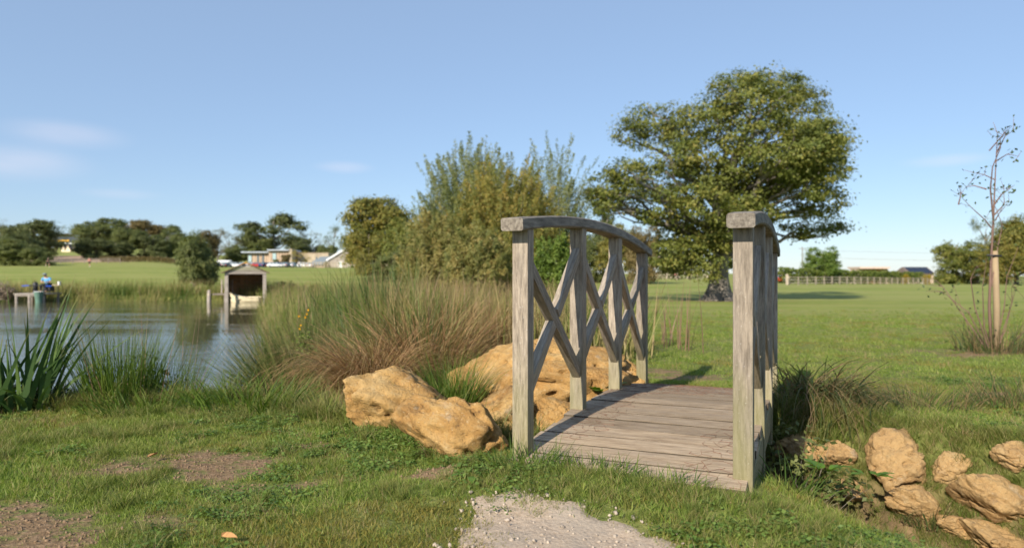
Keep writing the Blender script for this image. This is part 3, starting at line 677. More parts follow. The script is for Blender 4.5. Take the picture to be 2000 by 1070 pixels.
for a in [(-30, 425, 80, 190, 'airy', 'pale', 'pale tree cut by the left edge of the picture'),
          (22, 432, 52, 200, 'round', 'dark', 'narrow dark tree at the left end of the far wood'),
          (66, 424, 84, 178, 'round', 'dark', 'tallest dark tree left of the thatched cottage'),
          (42, 448, 70, 165, 'round', 'dark', 'dark tree just below the tallest dark tree at left'),
          (110, 436, 40, 290, 'airy', 'dark', 'thin tree rising behind the long barn with the yellow beam'),
          (143, 447, 26, 330, 'conifer', 'dark', 'small pointed tree right above the long barn roof'),
          (118, 452, 60, 345, 'bush', 'brown', 'brownish trees behind the long barn roof'),
          (188, 428, 74, 215, 'round', 'mid', 'leftmost tree of the main far wood, right of the cottage'),
          (178, 458, 52, 190, 'bush', 'dark', 'dark low tree just right of the thatched cottage'),
          (224, 424, 70, 225, 'wide', 'mid', 'second tree from the left in the main far wood'),
          (252, 440, 60, 205, 'round', 'mid', 'mid green tree standing forward in the main far wood'),
          (283, 424, 74, 230, 'round', 'brown', 'bronze topped tree, tallest of the main far wood'),
          (300, 452, 58, 205, 'bush', 'dark', 'dark tree below the bronze topped tree'),
          (226, 466, 56, 196, 'bush', 'dark', 'shadowed lower tree at the front of the main far wood'),
          (327, 437, 54, 220, 'wide', 'mid', 'green tree directly left of the pond sapling in the far wood'),
          (350, 445, 46, 215, 'round', 'mid', 'olive tree half behind the pond sapling at left'),
          (398, 446, 52, 225, 'round', 'brown', 'bronze tree behind the pond sapling at right'),
          (425, 446, 50, 250, 'airy', 'pale', 'pale thinning tree between the pond sapling and the boathouse'),
          (448, 452, 46, 255, 'airy', 'pale', 'pale straw coloured tree left of the timber clad building'),
          (462, 474, 44, 240, 'bush', 'mid', 'rounded green shrub at the left end of the timber clad building'),
          (534, 410, 118, 270, 'wide', 'dark', 'big dark spreading tree behind the timber clad building'),
          (505, 452, 60, 262, 'bush', 'mid', 'lower tree in front of the big spreading tree'),
          (578, 456, 50, 262, 'bush', 'dark', 'dark tree behind the stone chimney'),
          (606, 452, 50, 290, 'airy', 'pale', 'nearly bare tree behind the stone wing'),
          (617, 474, 40, 275, 'bush', 'pale', 'pale green shrub behind the stone wing roof'),
          (652, 440, 38, 270, 'airy', 'dark', 'gaunt thin tree behind the slate roof'),
          (640, 472, 40, 265, 'bush', 'mid', 'green shrub between the slate roof and the gabled barn')]:
    tree(*a, group=FW)
tree(30, 462, 110, 142, 'bush', 'mid', 'broad dark green bush at the left edge of the field', 'field_bush', cat='bush')
tree(72, 478, 60, 136, 'bush', 'mid', 'smaller bush beside the first runner at the left of the field', 'field_bush', cat='bush')
tree(745, 372, 150, 92, 'round', 'gold', 'golden green oak between the gabled barn and the willows')
tree(720, 436, 90, 84, 'bush', 'gold', 'low golden tree in front of the golden green oak')
tree(800, 418, 100, 74, 'round', 'oak', 'olive tree close behind the willows on their left')
tree(770, 474, 90, 66, 'bush', 'mid', 'dark green shrub at the foot of the golden green oak', 'shrub', cat='shrub')
tree(1178, 352, 105, 92, 'conifer', 'dark', 'dark pine rising behind the left side of the oak', 'pine_tree')
tree(1205, 430, 80, 88, 'round', 'gold', 'golden autumn tree below the dark pine')
tree(1262, 428, 80, 84, 'bush', 'brown', 'bronze tree left of the oak trunk')
tree(1140, 450, 90, 90, 'bush', 'mid', 'green tree between the willows and the golden autumn tree')
tree(1320, 470, 70, 125, 'bush', 'mid', 'distant green tree behind the oak trunk')
tree(1500, 520, 60, 150, 'bush', 'brown', 'low reddish bush behind the gate post on the right', 'shrub', cat='shrub')
tree(1605, 474, 74, 122, 'bush', 'fresh', 'small round green tree standing alone behind the right hedge')
tree(1868, 458, 100, 118, 'bush', 'oak', 'rounded olive tree left of the staked sapling')
tree(1925, 425, 70, 122, 'airy', 'dark', 'thin dark tree directly behind the staked sapling')
tree(1985, 408, 110, 112, 'round', 'gold', 'golden tree at the right edge of the picture')
tree(1945, 470, 90, 108, 'bush', 'gold', 'low golden tree behind the sapling stake')
tree(2060, 420, 120, 115, 'round', 'mid', 'green tree beyond the right edge of the picture')
tree(380, 438, 84, 47.5, 'round', 'mid', 'young green leafy tree alone on the far pond bank', 'pond_side_tree', zb=-.5)

def willow(px, ytop, wpx, d, col, label, n_sh, seed, spread=.35, leaf=.085, lw=.016, name='willow', lper=125):
    rs = np.random.RandomState(seed); x = X_(px, d); z0 = Hs(x, d); hh = Z_(ytop, d) - z0; wd = wpx / F * d / 2
    t = thing(name, label, 'willow', (x, d, z0)); parts = []; mb = MB()
    for i in range(n_sh):
        a = rs.uniform(0, 6.28); r = math.sqrt(rs.uniform(0, 1)); lo = rs.uniform(.02, .74)
        env = 1 - r ** 2.6 * .5
        hb = lo * hh * env; p0 = np.array([math.cos(a) * r * wd * .78, math.sin(a) * r * wd * .78, hb])
        L = rs.uniform(.22, .42) * hh; L = min(L, max(.5, hh * env * rs.uniform(.88, 1.03) - hb))
        dr = np.array([math.cos(a) * (.12 + spread * r), math.sin(a) * (.12 + spread * r), 1.0]) + rs.normal(size=3) * .16; dr /= np.linalg.norm(dr)
        m_ = int(lper * rs.uniform(.6, 1.3)); s = rs.uniform(0, 1, m_) ** .8
        q = p0 + dr * (s * L)[:, None] + rs.normal(size=(m_, 3)) * (.17 * (1.12 - s))[:, None] * np.array([1, 1, .7])
        tv = np.clip(rs.uniform(.1, .9) + rs.normal(size=m_) * .14, 0, 1)
        nn = rs.normal(size=(m_, 3)) * .8 + np.array([dr[0], dr[1], .3])
        sz = leaf * rs.uniform(.7, 1.3, m_)
        parts.append(leaves(q, sz, np.full(m_, lw), nn, rs, tv))
        if i % 3 == 0: mb.tube([(p0[0] * .25, p0[1] * .25, 0), (p0[0] * .8, p0[1] * .8, p0[2] * .55 + .1), tuple(p0), tuple(p0 + dr * L * .95)], [.03, .02, .012, .003], 4, cap=False)
    veg('crown', join(parts), G[col], t); mb.build('trunk', M['bark'], t, smooth=True); return t
willow(915, 250, 190, 31, 'willowb', 'tall grey green willow with feathery top behind the ochre willow', 560, 1)
willow(985, 288, 215, 27.5, 'willowy', 'broad willow turning ochre yellow behind the rush bed', 640, 2)
willow(1082, 248, 100, 32, 'willowb', 'slim grey green willow standing right of the ochre willow', 260, 3)
willow(852, 390, 120, 26, 'willowo', 'low olive and yellow willow bush left of the ochre willow', 260, 4, .5)
willow(930, 430, 130, 23.5, 'willowo', 'low willow scrub in front of the ochre willow', 240, 6, .5)
willow(1082, 446, 70, 24, 'fresh', 'bright green bush seen behind the first bridge brace', 150, 5, .5, .06, .03, 'green_bush')

# young staked tree on the right
def sapling():
    d = 8.9; bx = X_(1948, d); z0 = Hs(bx, d); rs = np.random.RandomState(9)
    st = thing('tree_stake', 'round pale wooden stake with black strap beside the sapling', 'stake', (bx, d, z0))
    mb = MB(); zt = Z_(490, d) - z0; mb.tube([(0, 0, -.2), (-.01, 0, .6), (-.035, .0, zt)], [.042, .039, .036], 10); mb.build('pole', M['stake'], st, smooth=True)
    mb = MB(); mb.tube([(-.08, -.05, zt - .06), (-.13, 0, zt - .055), (-.08, .05, zt - .06), (.01, .04, zt - .065), (.015, -.045, zt - .065), (-.08, -.05, zt - .06)], .012, 5); mb.build('strap', M['black'], st)
    t = thing('sapling_tree', 'thin sparse sapling tied to the stake with few leaves left', 'tree', (bx - .12, d - .02, z0))
    k = d / F
    def q(px, py, dy=0): return Vector(((px - 1000) * k - bx + .12, dy, EYE - (py - 535) * k - z0))
    mb = MB()
    L_ = []
    mb.tube([q(1936, 708), q(1930, 600), q(1934, 500), q(1938, 430), q(1941, 360), q(1944, 300), q(1946, 262), q(1938, 240)], [.022, .018, .015, .012, .008, .006, .004, .002], 6)
    br_ = [[(1938, 430), (1925, 370), (1922, 330), (1930, 295), (1922, 280), (1898, 275)], [(1934, 445), (1915, 430), (1880, 405), (1855, 386)], [(1940, 400), (1960, 380), (1985, 365), (2000, 358)],
           [(1942, 430), (1965, 415), (2000, 390)], [(1940, 420), (1955, 400), (1950, 370)], [(1944, 300), (1950, 270), (1955, 262)], [(1925, 370), (1905, 362), (1896, 364)], [(1942, 352), (1920, 342), (1898, 338)],
           [(1944, 315), (1952, 305), (1960, 312)], [(1930, 295), (1938, 270), (1936, 258)], [(1934, 560), (1950, 480), (1962, 440), (1945, 388)], [(1936, 700), (1890, 610), (1840, 570), (1808, 568)],
           [(1932, 690), (1905, 600), (1900, 545), (1915, 520)], [(1938, 700), (1960, 600), (1966, 540), (1990, 480)], [(1940, 705), (1985, 640), (1995, 580)], [(1930, 690), (1875, 595), (1860, 560), (1830, 555)],
           [(1936, 690), (1920, 640), (1917, 560), (1925, 505)], [(1940, 700), (1972, 590), (1968, 560)], [(1936, 704), (1952, 640), (1958, 560)], [(1934, 700), (1910, 660), (1890, 560)], [(1870, 400), (1872, 380), (1878, 368)]]
    for b_ in br_:
        dy0 = rs.uniform(-.35, .35); pts = [q(a_, c_, dy0 * i / (len(b_) - 1)) for i, (a_, c_) in enumerate(b_)]
        mb.tube(pts, [.011 - .009 * i / (len(pts) - 1) for i in range(len(pts))], 4, cap=False)
        for _ in range(3):
            i = rs.randint(1, len(pts)); e = pts[i] + Vector(rs.normal(size=3) * np.array([.08, .08, .08])) + Vector((0, 0, .06)); mb.tube([pts[i], e], [.004, .0015], 3, cap=False); L_.append(e)
        for p_ in pts[1:]:
            for _ in range(3): L_.append(p_ + Vector(rs.normal(size=3) * .045))
    mb.build('trunk', plain('reddish_twigs', (.17, .10, .075), .8), t, smooth=True)
    Lp = np.array([p_[:] for p_ in L_]); veg('crown', leaves(Lp, rs.uniform(.02, .034, len(Lp)), rs.uniform(.011, .017, len(Lp)), rs.normal(size=(len(Lp), 3)) * .5 + np.array([0, -.5, .3]), rs, rs.uniform(0, 1, len(Lp))), G['weed'], t)
sapling()

# hedges
def hedge(pa, pb, h_, wd, col, label, n_):
    a = Vector((pa[0], pa[1], 0)); b_ = Vector((pb[0], pb[1], 0)); rs = np.random.RandomState(int(abs(pa[0] * 10)) + 1); t = rs.uniform(0, 1, n_)
    dv = (b_ - a); nv = Vector((-dv.y, dv.x, 0)).normalized(); s = rs.uniform(-.5, .5, n_) * wd
    x = a.x + dv.x * t + nv.x * s; y = a.y + dv.y * t + nv.y * s; z = H(x, y) + h_ * rs.uniform(0, 1, n_) ** .6 * (1 + .06 * np.sin(t * 60))
    L = rs.uniform(.10, .2, n_) * (1 if h_ < 2.2 else 1.4)
    root = bpy.data.objects.new('hedge', np_mesh('hedge', *(lambda g: (g[0], g[1], {'tint': g[2]}))(leaves(np.stack([x, y, z], 1), L, L * .6, np.stack([-nv.x * np.sign(s) * 0, s * 0 - .4, s * 0 + .6], 1), rs, rs.uniform(0, 1, n_)))))
    COL.objects.link(root); root.data.materials.append(G[col]); return tag(root, label, 'hedge')
hedge((X_(1525, 112), 112), (X_(1800, 160), 160), 2.6, 1.5, 'hedge', 'clipped green hedge behind the post and rail fence on the right', 9000)
hedge((X_(196, 168), 168), (X_(345, 168), 168), 1.3, 1.4, 'brown', 'low brownish hedge in front of the far wood', 5000)
hedge((X_(1440, 128), 128), (X_(1545, 128), 128), 2.0, 1.5, 'brown', 'rough hedge behind the oak on its right', 4000)
# ------------------------------------------------------------------ lawn and rough grass (uncountable)
protos = bpy.data.collections.new('grass_prototypes')
def tuft(name, seed, n_, rad, hmin, hmax, wd, lean, bend, mat, K=3):
    rs = np.random.RandomState(seed); a = rs.uniform(0, 6.28, n_); r = rad * np.sqrt(rs.uniform(0, 1, n_))
    root = np.stack([np.cos(a) * r, np.sin(a) * r, np.full(n_, -.01)], 1)
    g = ribbons(root, rs.uniform(0, 6.28, n_), rs.uniform(hmin, hmax, n_), rs.uniform(0, lean, n_), rs.uniform(.1, bend, n_), rs.uniform(.6, 1.2, n_) * wd, K, rs)
    me_ = np_mesh(name, g[0], g[1], {'tint': g[2], 'tt': g[3]}); me_.materials.append(mat)
    o = bpy.data.objects.new(name, me_); protos.objects.link(o)
for i in range(5): tuft('t%02d' % i, 100 + i, 36, .06, .018, .052, .0055, 1.1, 1.3, G['lawn'])          # 0-4 mown lawn
for i in range(5, 8): tuft('t%02d' % i, 100 + i, 34, .06, .07, .17, .0055, .8, 1.5, G['rough'], 4)      # 5-7 longer grass
for i in range(8, 10): tuft('t%02d' % i, 100 + i, 22, .06, .04, .15, .003, 1.0, 1.2, G['dry'])          # 8-9 straw
for i in range(10, 12): tuft('t%02d' % i, 100 + i, 55, .06, .012, .042, .006, 1.3, 1.0, G['moss'])      # 10-11 yellowish creeping turf
for i in range(12, 14): tuft('t%02d' % i, 100 + i, 26, .07, .16, .34, .0065, .7, 1.9, G['rough'], 5)    # 12-13 tall tussocky
for i in range(14, 16):                                                                                # 14-15 clover and small weeds
    r_ = np.random.RandomState(200 + i); n_ = 60; Pc = np.stack([r_.normal(size=n_) * .045, r_.normal(size=n_) * .045, r_.uniform(.008, .038, n_)], 1)
    g = leaves(Pc, r_.uniform(.006, .012, n_), r_.uniform(.005, .010, n_), np.tile(np.array([0, 0, 1.6]), (n_, 1)), r_, r_.uniform(0, 1, n_))
    me_ = np_mesh('t%02d' % i, g[0], g[1], {'tint': g[2], 'tt': g[2] * 0}); me_.materials.append(G['clover']); protos.objects.link(bpy.data.objects.new('t%02d' % i, me_))
def scatter(name, pts, rot, scl, idx, coll, label, cat='grass'):
    me_ = bpy.data.meshes.new(name); me_.vertices.add(len(pts)); me_.vertices.foreach_set('co', np.asarray(pts, np.float32).ravel())
    a = me_.attributes.new('rot', 'FLOAT_VECTOR', 'POINT'); a.data.foreach_set('vector', np.asarray(rot, np.float32).ravel())
    a = me_.attributes.new('scl', 'FLOAT', 'POINT'); a.data.foreach_set('value', np.asarray(scl, np.float32))
    a = me_.attributes.new('idx', 'INT', 'POINT'); a.data.foreach_set('value', np.asarray(idx, np.int32))
    o = link(name, me_); ng = bpy.data.node_groups.new(name, 'GeometryNodeTree')
    ng.interface.new_socket('Geometry', in_out='INPUT', socket_type='NodeSocketGeometry'); ng.interface.new_socket('Geometry', in_out='OUTPUT', socket_type='NodeSocketGeometry')
    gi, go = ng.nodes.new('NodeGroupInput'), ng.nodes.new('NodeGroupOutput'); ip = ng.nodes.new('GeometryNodeInstanceOnPoints'); ci = ng.nodes.new('GeometryNodeCollectionInfo')
    ci.inputs['Collection'].default_value = coll; ci.inputs['Separate Children'].default_value = True; ci.inputs['Reset Children'].default_value = True
    def na(nm, ty):
        q = ng.nodes.new('GeometryNodeInputNamedAttribute'); q.data_type = ty; q.inputs['Name'].default_value = nm; return q.outputs['Attribute']
    ng.links.new(gi.outputs[0], ip.inputs['Points']); ng.links.new(ci.outputs[0], ip.inputs['Instance']); ip.inputs['Pick Instance'].default_value = True
    ng.links.new(na('idx', 'INT'), ip.inputs['Instance Index']); ng.links.new(na('rot', 'FLOAT_VECTOR'), ip.inputs['Rotation']); ng.links.new(na('scl', 'FLOAT'), ip.inputs['Scale'])
    ng.links.new(ip.outputs[0], go.inputs[0]); md = o.modifiers.new('scatter', 'NODES'); md.node_group = ng
    return tag(o, label, cat, kind='stuff')
rs = np.random.RandomState(21)
def cand(n_, y0, y1, power):
    u_ = rs.uniform(0, 1, n_); y = (y0 ** power + u_ * (y1 ** power - y0 ** power)) ** (1 / power); x = rs.uniform(-1, 1, n_) * (.92 * y + np.minimum(1.1, .9)); return x, y
x1, y1 = cand(66000, 1.3, 6.0, 1.35); x2, y2 = cand(30000, 6.0, 26.0, .35)
x = np.concatenate([x1, x2]); y = np.concatenate([y1, y2]); far = np.concatenate([x1 * 0, x2 * 0 + 1])
q3 = np.stack([x, y, x * 0], 1); z = H(x, y); bu, bv = bridge_uv(x, y)
nn = fbm(q3 * 1.3 + 3, 3); nf = fbm(q3 * 5 + 8, 2)
dd = seg_dist(x, y, DITCH); sd = pond_sd(x, y)
keep = (sd > .08) & ~((bu > -.215) & (bu < 2.63) & (bv > -.06) & (bv < 1.0)) & (rs.uniform(0, 1, len(x)) > bare_mask(x, y) * .93) & (rs.uniform(0, 1, len(x)) > sstep(.10, -.16, seg_dist(x, y, PATH, True) * np.where(inside(x, y, PATH), -1, 1) + (nf - .5) * .25) * 1.04) & (dd > .07) & (rs.uniform(0, 1, len(x)) > sstep(9, 27, y))
idx = rs.randint(0, 5, len(x)); scl = rs.uniform(.7, 1.2, len(x)) * (.6 + .55 * nn)
near_edge = (sd < .75) | (dd < .85); rnd = rs.uniform(0, 1, len(x))
idx = np.where(near_edge & (rnd < .6), rs.randint(5, 8, len(x)), idx); idx = np.where(near_edge & (rnd > .86), rs.randint(8, 10, len(x)), idx)
idx = np.where(near_edge & (rnd > .6) & (rnd < .68) & (y < 5.5), rs.randint(12, 14, len(x)), idx)
clumpy = (~near_edge) & (nf > .60) & (rnd < .22) & (y < 5); idx = np.where(clumpy, rs.randint(5, 8, len(x)), idx); scl = np.where(clumpy, scl * .65, scl)
cl_ = fbm(q3 * 2.2 + 30, 3); idx = np.where((~near_edge) & (cl_ > .60) & (rnd < .5), rs.randint(10, 12, len(x)), idx)
cv_ = fbm(q3 * 1.9 + 60, 3); cz_ = (cv_ > .50) & (rs.uniform(0, 1, len(x)) < .015 + .09 * sstep(.52, .66, cv_)) & (y < 6) & (idx < 8); idx = np.where(cz_, rs.randint(14, 16, len(x)), idx); scl = np.where(cz_, rs.uniform(.55, .95, len(x)), scl)
yel = (np.hypot((x + .38) / .42, (y - 2.05) / .38) + (nn - .5) * 1.2 < 1) & (rnd < .8); idx = np.where(yel, rs.randint(10, 12, len(x)), idx)
idx = np.where((~near_edge) & (rnd > .95), rs.randint(8, 10, len(x)), idx); scl = np.where((~near_edge) & (rnd > .95), scl * .6, scl)
scl = np.where(far > 0, scl * (1 + y / 16), scl)
bm_ = bare_mask(x, y); scl = scl * (1 - .5 * bm_)
rockside = (x > 1.1) & (y < 4.2) & near_edge; idx = np.where(rockside & (idx >= 12), 5, idx); scl = np.where(rockside, scl * .62, scl)
by_bridge = (bu < -.1) & (bu > -.6) & (bv > -.3) & (bv < 1.3) & (rnd < .35); idx = np.where(by_bridge, rs.randint(5, 8, len(x)), idx); scl = np.where(by_bridge, scl * .5, scl)
k = keep
pts = np.stack([x, y, z - .004], 1)[k]; rot = np.stack([rs.normal(size=k.sum()) * .12, rs.normal(size=k.sum()) * .12, rs.uniform(0, 6.28, k.sum())], 1)
scatter('grass', pts, rot, scl[k], idx[k], protos, 'short green lawn grass with yellowed patches')
# gravel stones
gp = bpy.data.collections.new('stone_prototypes')
M['pebble'] = plain('pale_pebble', (.36, .295, .23), .9, var=.5, scale=1.3)
for i in range(4):
    me_ = rock_mesh(300 + i, (1, .8, .6), 9, .12, 2); me_.materials.append(M['pebble']); gp.objects.link(bpy.data.objects.new('g%02d' % i, me_))
x = rs.uniform(-.6, 1.0, 9000); y = rs.uniform(1.2, 2.7, 9000); pm = path_mask(x, y); k = (pm > .05) & (rs.uniform(0, 1, 9000) < .3 + .3 * pm)
x, y = x[k], y[k]; s = .003 + .018 * rs.uniform(0, 1, len(x)) ** 6; s[:10] = rs.uniform(.018, .03, 10)
scatter('gravel', np.stack([x, y, H(x, y) + .006 + s * .1], 1), rs.uniform(0, 6.28, (len(x), 3)), s, rs.randint(0, 4, len(x)), gp, 'loose pale gravel stones on the path before the bridge', 'gravel')

# crumbs of soil on the worn patches
sp = bpy.data.collections.new('crumb_prototypes'); M['soil'] = plain('dry_soil', (.22, .145, .085), .95, var=.4, scale=6)
for i in range(3):
    me_ = rock_mesh(340 + i, (1, .9, .6), 8, .2, 1); me_.materials.append(M['soil']); sp.objects.link(bpy.data.objects.new('s%02d' % i, me_))
x = rs.uniform(-2.6, .2, 26000); y = rs.uniform(1.5, 3.8, 26000); bm_ = bare_mask(x, y); k = rs.uniform(0, 1, len(x)) < bm_ * .8; x, y = x[k], y[k]; s = .003 + .016 * rs.uniform(0, 1, len(x)) ** 4
scatter('soil_crumbs', np.stack([x, y, H(x, y) + s * .1], 1), rs.uniform(0, 6.28, (len(x), 3)), s, rs.randint(0, 3, len(x)), sp, 'dry soil crumbs on the worn lawn patches', 'soil')
# ------------------------------------------------------------------ waterside plants
def clump_plant(name, label, cat, px, py, d, spec, mat, group=None, zb=None, extra=None):
    x = X_(px, d); z0 = Hs(x, d) if zb is None else zb
    o = None; parts = []
    for (n_, rad, lo, hi, l0, l1, b0, b1, wd, K, azc, azs) in spec:
        a = rs.uniform(0, 6.28, n_); r = rad * np.sqrt(rs.uniform(0, 1, n_)); root = np.stack([np.cos(a) * r, np.sin(a) * r * .8, np.full(n_, -.03)], 1)
        az = (a + rs.normal(size=n_) * .7) if azc is None else (azc + rs.normal(size=n_) * azs)
        parts.append(ribbons(root, az, rs.uniform(lo, hi, n_), rs.uniform(l0, l1, n_), rs.uniform(b0, b1, n_), rs.uniform(.7, 1.2, n_) * wd, K, rs))
    g = join(parts); o = link(name, np_mesh(name, g[0], g[1], {'tint': g[2], 'tt': g[3]}), mat); o.location = (x, d, z0)
    return tag(o, label, cat, group)
RG = 'rush and grass tussocks along the pond edge'
clump_plant('iris_plant', 'clump of broad dark green sword leaves at the left edge of the pond', 'iris', 40, 0, 4.55,
    [(40, .20, .50, 1.02, .02, .35, .05, .6, .036, 7, None, 0), (20, .22, .3, .65, .3, .8, .3, 1.6, .03, 7, None, 0), (14, .18, .55, .95, .35, .75, .05, .6, .034, 7, .1, .4)], G['iris'])
clump_plant('iris_plant', 'smaller sword leaf clump cut off by the left picture edge', 'iris', -30, 0, 4.4, [(34, .2, .35, .7, .02, .4, .05, .5, .034, 6, None, 0)], G['iris'])
clump_plant('rush_tussock', 'upright green rush tussock right of the sword leaf clump', 'rushes', 235, 0, 4.75,
    [(620, .22, .30, .66, .0, .45, .0, .5, .006, 4, None, 0), (60, .2, .5, .85, .1, .5, .1, .7, .004, 5, None, 0)], G['rushg'], RG)
clump_plant('rush_tussock', 'thin rush tussock at the lawn lip by the open water', 'rushes', 325, 0, 4.95,
    [(300, .2, .25, .55, .0, .5, .0, .6, .0055, 4, None, 0), (26, .2, .5, .9, .1, .6, .1, .6, .004, 5, None, 0)], G['rushg'], RG)
clump_plant('grass_stalks', 'tall straw coloured seed stalks standing before the open water', 'grass', 280, 0, 4.9, [(34, .55, .55, 1.02, .02, .45, .0, .4, .0045, 6, None, 0)], G['reedseed'])
clump_plant('rush_tussock', 'big grey green rush tussock fanning out left over the water', 'rushes', 594, 0, 8.3,
    [(1500, .45, .7, 1.4, .25, 1.05, .05, .35, .012, 5, math.pi, .8), (700, .42, .6, 1.0, .0, .4, .0, .5, .012, 5, None, 0), (450, .4, .6, 1.25, .75, 1.25, .0, .3, .011, 4, math.pi, .5)], G['rush'], RG, zb=-.80)
clump_plant('rush_tussock', 'rush tussock behind the yellow flowers at the pond edge', 'rushes', 665, 0, 8.9,
    [(900, .5, .5, 1.05, .0, .5, .0, .6, .012, 5, None, 0)], G['rush'], RG, zb=-.6)
clump_plant('brown_tussock', 'shaggy brown drooping tussock behind the leftmost boulder', 'grass tussock', 728, 0, 5.6,
    [(1000, .20, .70, 1.25, .0, .5, 1.6, 3.2, .0075, 8, None, 0), (500, .22, .7, 1.2, .1, .5, 1.6, 3.0, .0075, 8, 3.6, .8)], G['brownwire'], RG, zb=-.30)
clump_plant('brown_tussock', 'taller brown and green tussock right behind the shaggy brown one', 'grass tussock', 800, 0, 6.6,
    [(800, .4, .6, 1.1, .05, .6, .2, 1.3, .010, 6, None, 0)], G['rush'], RG, zb=-.28)
clump_plant('brown_tussock', 'brown tussock with dark seed heads left of the big boulder', 'grass tussock', 870, 0, 7.4,
    [(800, .5, .6, 1.1, .05, .6, .2, 1.4, .0105, 6, None, 0)], G['brownwire'], RG, zb=-.30)
clump_plant('brown_tussock', 'reddish brown seeding tussock above the sedge tuft', 'grass tussock', 838, 0, 6.2, [(800, .3, .7, 1.3, .0, .55, .7, 2.2, .009, 7, None, 0)], G['brownwire'], RG, zb=-.28)
clump_plant('brown_tussock', 'rust coloured seeding tussock just left of the front left post', 'grass tussock', 945, 0, 8.0, [(800, .45, .6, 1.1, .0, .5, .4, 1.6, .011, 6, None, 0)], G['brownwire'], RG, zb=-.28)
clump_plant('rush_tussock', 'dark green rush tussock between the two brown tussocks', 'rushes', 790, 0, 7.6, [(900, .45, .6, 1.2, .0, .5, .0, .8, .013, 5, None, 0)], G['rushg'], RG, zb=-.3)
clump_plant('sedge_tussock', 'bright green sedge tuft between the pale boulder and the biggest boulder', 'sedge', 880, 0, 4.55,
    [(520, .13, .28, .58, .05, .6, .1, 1.1, .006, 5, None, 0)], G['rushg'], RG, zb=-.16)
clump_plant('sedge_tussock', 'small green sedge tuft behind the bright green one', 'sedge', 905, 0, 5.6,
    [(380, .2, .3, .55, .05, .7, .2, 1.4, .007, 5, None, 0)], G['rushg'], RG, zb=-.22)
clump_plant('front_tuft', 'green grass tuft covering the front left corner of the deck', 'grass tussock', 1035, 0, 2.86, [(420, .17, .06, .17, .1, 1.1, .4, 1.6, .0055, 5, None, 0)], G['rushg'])
clump_plant('front_tuft', 'low grass tuft along the front edge of the deck', 'grass tussock', 1150, 0, 2.74, [(360, .2, .05, .12, .1, 1.1, .4, 1.6, .005, 5, None, 0)], G['rushg'])
clump_plant('front_tuft', 'grass tuft at the front edge of the deck near the right post', 'grass tussock', 1300, 0, 2.56, [(300, .18, .05, .12, .1, 1.1, .4, 1.6, .005, 5, None, 0)], G['rushg'])
clump_plant('dry_grass_tuft', 'wispy dry grass tuft at the lawn edge left of the boulders', 'grass tussock', 640, 0, 4.35, [(420, .16, .12, .34, .1, .9, .3, 1.6, .005, 5, None, 0)], G['overhang'])
clump_plant('dry_grass_tuft', 'brown dead grass tuft at the foot of the pale boulder', 'grass tussock', 850, 0, 3.22, [(240, .07, .06, .15, .1, 1.0, .5, 1.8, .0035, 5, None, 0)], G['overhang'])
clump_plant('dry_grass_tuft', 'straw tuft around the base of the sapling stake', 'grass tussock', 1952, 0, 8.7, [(420, .5, .2, .62, .0, .8, .1, 1.3, .009, 4, None, 0)], G['overhang'])
clump_plant('dry_grass_tuft', 'straw tuft right of the blocky boulder at the picture edge', 'grass tussock', 1990, 0, 4.7, [(360, .3, .15, .38, .1, .8, .3, 1.2, .006, 5, None, 0)], G['overhang'])
clump_plant('dry_grass_tuft', 'tan grass tuft above the blocky boulder', 'grass tussock', 1790, 0, 4.6, [(380, .35, .12, .30, .1, .9, .3, 1.4, .006, 5, None, 0)], G['overhang'])
clump_plant('overhanging_grass', 'long grass hanging over the bank right of the footbridge', 'grass tussock', 1592, 0, 4.8,
    [(620, .26, .45, .85, .3, 1.0, 1.4, 2.6, .011, 8, -1.6, .8)], G['overhang'], zb=-.14)
clump_plant('overhanging_grass', 'shorter grass hanging over the bank above the small rounded boulder', 'grass tussock', 1642, 0, 4.5,
    [(380, .22, .3, .6, .3, 1.1, 1.2, 2.4, .010, 8, -1.9, .9)], G['overhang'], zb=-.18)
clump_plant('lip_grass', 'long bent green grass on the lawn lip before the water', 'grass tussock', 490, 0, 4.55, [(520, .42, .16, .36, .1, .9, .4, 1.8, .009, 6, None, 0)], G['rushg'])
clump_plant('lip_grass', 'long grass blades on the lawn lip under the rush tussock', 'grass tussock', 300, 0, 4.5, [(420, .42, .12, .30, .1, .9, .4, 1.8, .008, 6, None, 0)], G['rushg'])
clump_plant('blade_tuft', 'tuft of long arching blades at the right foot of the bridge', 'grass tussock', 1530, 0, 2.95, [(90, .14, .14, .32, .2, 1.0, .5, 1.6, .008, 7, None, 0)], G['rushg'])
